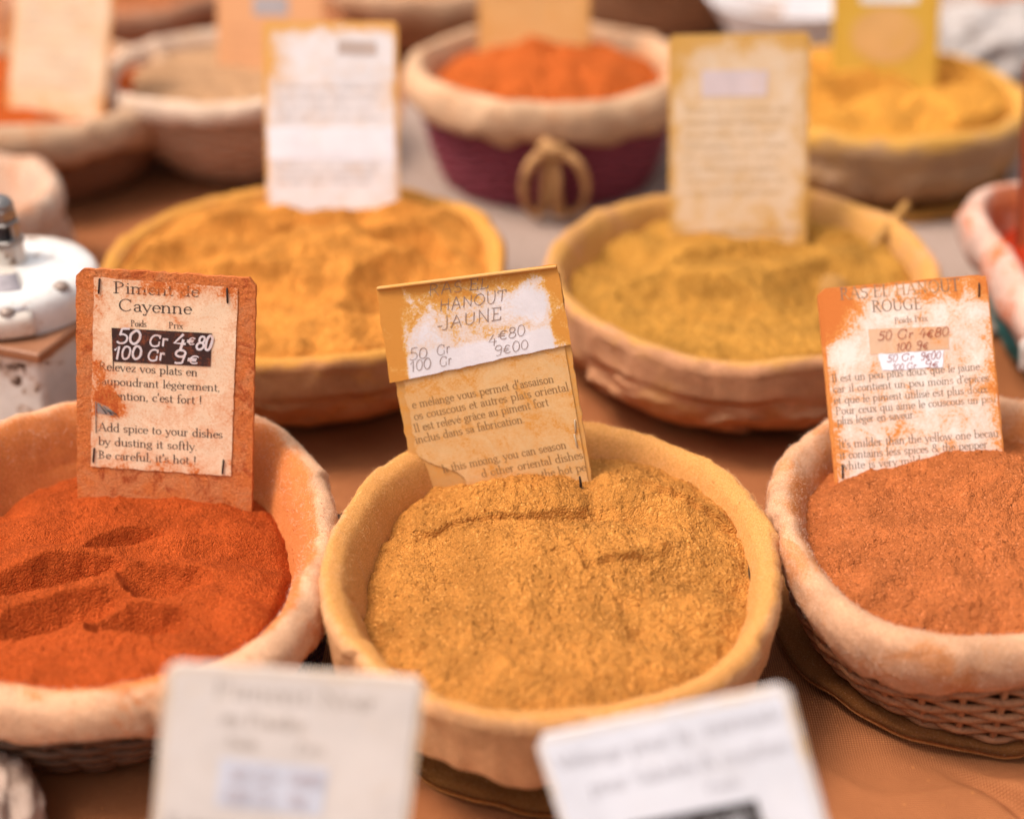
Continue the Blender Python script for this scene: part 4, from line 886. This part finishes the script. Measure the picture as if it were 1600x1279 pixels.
cop = plain_mat('brown_tray_edge', (.30, .125, .060), .45, 3, .35, 60, .5, .1, .3)
steel = plain_mat('grey_steel', (.30, .27, .25), .35, 4, .3, 200, .5, .9, .3)
mill = thing('coffee_mill', (-.340, .985, 0), 'old chipped white coffee mill with a capped bolt on its dome, at the left edge', 'coffee mill', None, -20)
b = MB(); b.box((-.053, -.053, .002), (.053, .053, .0985)); b.build('mill_body', en, mill, False, .005)
b = MB(); b.box((-.060, -.060, .0985), (.060, .060, .1065)); b.build('tray_edge', cop, mill, False, .0022)
b = MB(); b.box((-.0565, -.0565, .0945), (.0565, .0565, .0983)); b.build('lower_rim', en2, mill, False, .0015)
b = MB(); b.lathe([(.0575, .1067), (.0585, .112), (.0590, .120), (.0580, .1265), (.054, .1315), (.044, .1345), (.028, .137), (.012, .138), (.0005, .1382)], 72); b.build('dome', dm, mill)
# sliding lid that hugs the front of the dome (towards the camera)
b = MB(); a0, a1 = R(208), R(318); n = 30; an = np.linspace(a0, a1, n)
pr = [(.0600, .1067), (.0625, .1090), (.0630, .118), (.0618, .1225), (.054, .1265), (.034, .1370), (.020, .1392)]
V = np.stack([np.outer(np.cos(an), [p[0] for p in pr]), np.outer(np.sin(an), [p[0] for p in pr]), np.tile([p[1]+.0016 for p in pr], (n, 1))], -1).reshape(-1, 3)
V2 = V*np.array([.97, .97, .985])
F = gridf(n, len(pr), False); N = len(V); m_ = len(pr)
per = [i*m_ for i in range(n)]+[(n-1)*m_+j for j in range(1, m_)]+[i*m_+m_-1 for i in range(n-2, -1, -1)]+[j for j in range(m_-2, 0, -1)]
FF = F.tolist()+(F[:, ::-1]+N).tolist()+[[per[i], per[i]+N, per[(i+1) % len(per)]+N, per[(i+1) % len(per)]] for i in range(len(per))]
lid = mesh('sliding_lid', np.vstack([V, V2]), FF, en2, mill)
b = MB(); an = np.linspace(R(216), R(316), 24)
pr2 = [(.0585, .1235), (.054, .1258), (.042, .1320), (.030, .1372)]
V = np.stack([np.outer(np.cos(an), [p[0] for p in pr2]), np.outer(np.sin(an), [p[0] for p in pr2]), np.tile([p[1]+.0036 for p in pr2], (24, 1))], -1).reshape(-1, 3)
mesh('bare_patch', V, gridf(24, 4, False), worn, lid)
for a, r_, z_ in ((303, .0570, .1262), (345, .0515, .1322), (225, .0570, .1262)):
    b = MB(); b.lathe([(.0052, -.001), (.0050, .0012), (.0034, .0026), (.0003, .0031)], 16, (r_*math.cos(R(a)), r_*math.sin(R(a)), z_)); b.build('rivet', riv, mill)
b = MB(); b.lathe([(.0135, .136), (.0125, .140), (.0118, .149), (.0110, .1514), (.0003, .1518)], 24); b.build('bolt_collar', en2, mill)
def hexa(b, r, z0, z1, dome_=0):
    a = np.arange(6)*PI/3+.3
    pr = [(r*.93, z0), (r, z0+.001), (r, z1-.001), (r*.93, z1)]
    V = np.concatenate([np.stack([p*np.cos(a), p*np.sin(a), 0*a+q], -1) for p, q in pr]); F = []
    for k in range(3):
        for i in range(6): F.append((k*6+i, k*6+(i+1) % 6, (k+1)*6+(i+1) % 6, (k+1)*6+i))
    F += [tuple(range(5, -1, -1)), tuple(18+i for i in range(6))]; b.add(V, F)
b = MB(); hexa(b, .0140, .1518, .1555); b.build('nut', steel, mill, False)
b = MB(); b.lathe([(.0058, .1551), (.0058, .1676)], 16); b.build('stud', plain_mat('dark_stud', (.05, .04, .04), .5), mill)
b = MB(); hexa(b, .0125, .1652, .1676); hexa(b, .0108, .1677, .1761); b.lathe([(.0098, .1758), (.0094, .1789), (.0072, .1822), (.0036, .1842), (.0002, .1847)], 24); b.build('cap_nut', steel, mill, False)
b = MB(); b.box((.0085, -.003, .1551), (.0115, .003, .1660)); b.build('crank_stub', steel, mill, False)

# ------------------------------------------------------------------ small things
# woven strap between the two front baskets
st = thing('woven_strap', (-.112, .70, 0), 'dark purple woven strap hanging between the red and the mustard baskets', 'strap')
P = spline([(.006, .085, .066), (.004, .05, .050), (.001, .015, .030), (-.004, -.02, .016), (-.010, -.055, .007), (-.02, -.10, .004)], 50)
T = np.gradient(P, axis=0); T /= np.linalg.norm(T, axis=1)[:, None]; Sd = np.cross(T, [0, 0, 1.]); Sd /= np.linalg.norm(Sd, axis=1)[:, None]; Nn = np.cross(Sd, T)
b = MB(); W_ = .0062
for k in range(7):
    off = (k/6-.5)*2*W_; ph = np.arange(len(P)*4)
    Pf = np.stack([np.interp(np.linspace(0, 49, 200), np.arange(50), P[:, i]+Sd[:, i]*off) for i in range(3)], -1)
    Nf = np.stack([np.interp(np.linspace(0, 49, 200), np.arange(50), Nn[:, i]) for i in range(3)], -1)
    Pf = Pf+Nf*(.0006*np.sin(np.arange(200)*1.35+PI*k))[:, None]
    b.tube(Pf, .00105, 5)
b.build('webbing', plain_mat('purple_webbing', (.10, .045, .055), .7, 1, .5, 900), st)
# wooden spoon in the olive powder
sp = thing('wooden_spoon', (.255, 1.115, .075), 'wooden spoon half sunk in the olive yellow powder', 'spoon')
wood = plain_mat('dusty_wood', (.36, .17, .04), .8, 2, .3, 90)
b = MB(); b.tube(spline([(-.01, -.02, -.012), (.02, .02, -.001), (.045, .055, .009), (.062, .080, .015)], 20), np.linspace(.0055, .0036, 20), 10); b.build('handle', wood, sp)
b = MB(); u = np.linspace(0, PI, 10); b.lathe([(.016*math.sin(q)+1e-4, -.010*math.cos(q)) for q in u], 20, (-.018, -.030, -.006)); b.build('bowl', wood, sp)
# clove and green flake at the foot of the yellow sign
o = thing('clove', (.040, .788, .0815), 'dark dried clove standing at the right foot of the tilted yellow sign', 'clove', None, 10)
b = MB(); b.tube([(0, 0, -.004), (.0002, .0003, .003), (-.0006, 0, .0085)], [.0011, .0009, .0006], 7); b.build('stem', plain_mat('clove_brown', (.03, .014, .008), .8), o)
b = MB(); b.lathe([(.0002, -.002), (.0018, -.0012), (.0024, .0004), (.0012, .0016), (.0002, .002)], 10, (.0010, -.001, -.001)); b.build('bud', plain_mat('clove_dark', (.02, .010, .006), .8), o)
b = MB(); b.lathe([(.0002, -.0008), (.0016, -.0004), (.0013, .0005), (.0002, .0009)], 7, (.0485, .785, .0800)); tag(b.build('green_flake', plain_mat('leaf_green', (.03, .12, .03), .8)), 'tiny green leaf flake beside the dark clove', 'leaf flake')
# spilled grains on the cloth around the front baskets
rg = np.random.RandomState(5); m = 2600
Px = np.stack([rg.uniform(-.42, .45, m), rg.uniform(.56, 1.0, m)], -1); kp = perlin(Px[:, 0]*16, Px[:, 1]*16, 3.3) > .05; Px = Px[kp]
Vg, Fg = grains(np.concatenate([Px, np.full((len(Px), 1), .0012)], 1), rg.uniform(.0003, .0009, len(Px)), rg)
tag(mesh('spilled_powder', Vg, Fg, plain_mat('mixed_grains', (.58, .22, .06), .95, 0, .5, 700), None, False), 'loose spice grains spilled on the brown tablecloth between the front baskets', 'spilled spice', None, 'stuff')
# knotted ends of cloth
def crumple(name, c, size, label, mat, seed, cat, zs=.6, rot=0):
    nu, nv = 70, 50; u = np.arange(nu)*2*PI/nu; v = np.linspace(.02, PI-.02, nv); U, V_ = np.meshgrid(u, v, indexing='ij')
    x, y, z = np.cos(U)*np.sin(V_), np.sin(U)*np.sin(V_), np.cos(V_)
    d = 1+.25*fbm(x*1.3+seed, y*1.3, z*1.3, 2)+.12*(ridged(x*1.4+seed, y*1.4+z, z*1.1, 2)-.5)
    P = np.stack([x*d*size[0], y*d*size[1], np.maximum(z*d*size[2], -size[2]*zs)+size[2]*zs], -1).reshape(-1, 3)
    o = mesh(name, P, gridf(nu, nv)[:, ::-1], mat, None, True, np.zeros(len(P))); o.location = c; o.rotation_euler = (0, 0, R(rot)); return tag(o, label, cat)
pale = cloth_mat('pale_linen', (.66, .55, .49), (.6, .35, .22), 20, blotch=.2)
crumple('cloth_knot', (.378, .972, .058), (.024, .030, .022), 'knotted pale cloth end hanging at the corner of the squarish teal basket', pale, 2.0, 'cloth', .6, 20)
crumple('cloth_rag', (-.262, .600, 0), (.022, .045, .026), 'crumpled greyish rag at the lower left corner in front of the deep red basket', cloth_mat('grey_linen', (.52, .38, .31), (.45, .28, .20), 21), 5.0, 'rag', .5, 25)
# white bowl and grey bundle far back
bw = thing('white_bowl', (.315, 1.80, 0), 'white bowl at the top edge above the square yellow sign', 'bowl')
b = MB(); b.lathe([(.0005, .006), (.045, .004), (.052, .012), (.070, .055), (.092, .086), (.096, .091), (.092, .092), (.066, .058), (.046, .020), (.0005, .016)], 48); b.build('bowl_body', plain_mat('white_glaze', (.70, .62, .60), .3, 1, .06, 40, .5), bw)
simple_card((.345, 1.78, .075), 0, 16, 0, .085, .12, 'small white sign standing in the white bowl at the top edge', (.82, .78, .80), (.7, .5, .35), 61, -.5, None, body_lines(100, 50, 4, -30, 28, WORDS), ink=soft)
b = MB(); b.lathe([(.0005, .03), (.05, .03), (.068, .05), (.0005, .062)], 32, (.315, 1.80, .008)); tag(b.build('spice_powder', powder_mat('tan_powder', (.5, .3, .2), 900, 22)), 'tan powder in the white bowl at the top edge', 'spice', HEAPS)
crumple('cloth_bundle', (.545, 1.78, 0), (.075, .075, .055), 'grey white cloth bundle at the upper right corner behind the curry basket', cloth_mat('grey_bundle', (.52, .46, .44), (.3, .25, .22), 23, blotch=.6), 7.0, 'cloth bundle', .5)
crumple('dark_cloth', (.640, 1.62, 0), (.075, .060, .050), 'dark patterned cloth at the upper right corner beside the grey bundle', cloth_mat('dark_pattern', (.10, .075, .06), (.42, .33, .28), 24, blotch=.8), 9.0, 'cloth', .5)
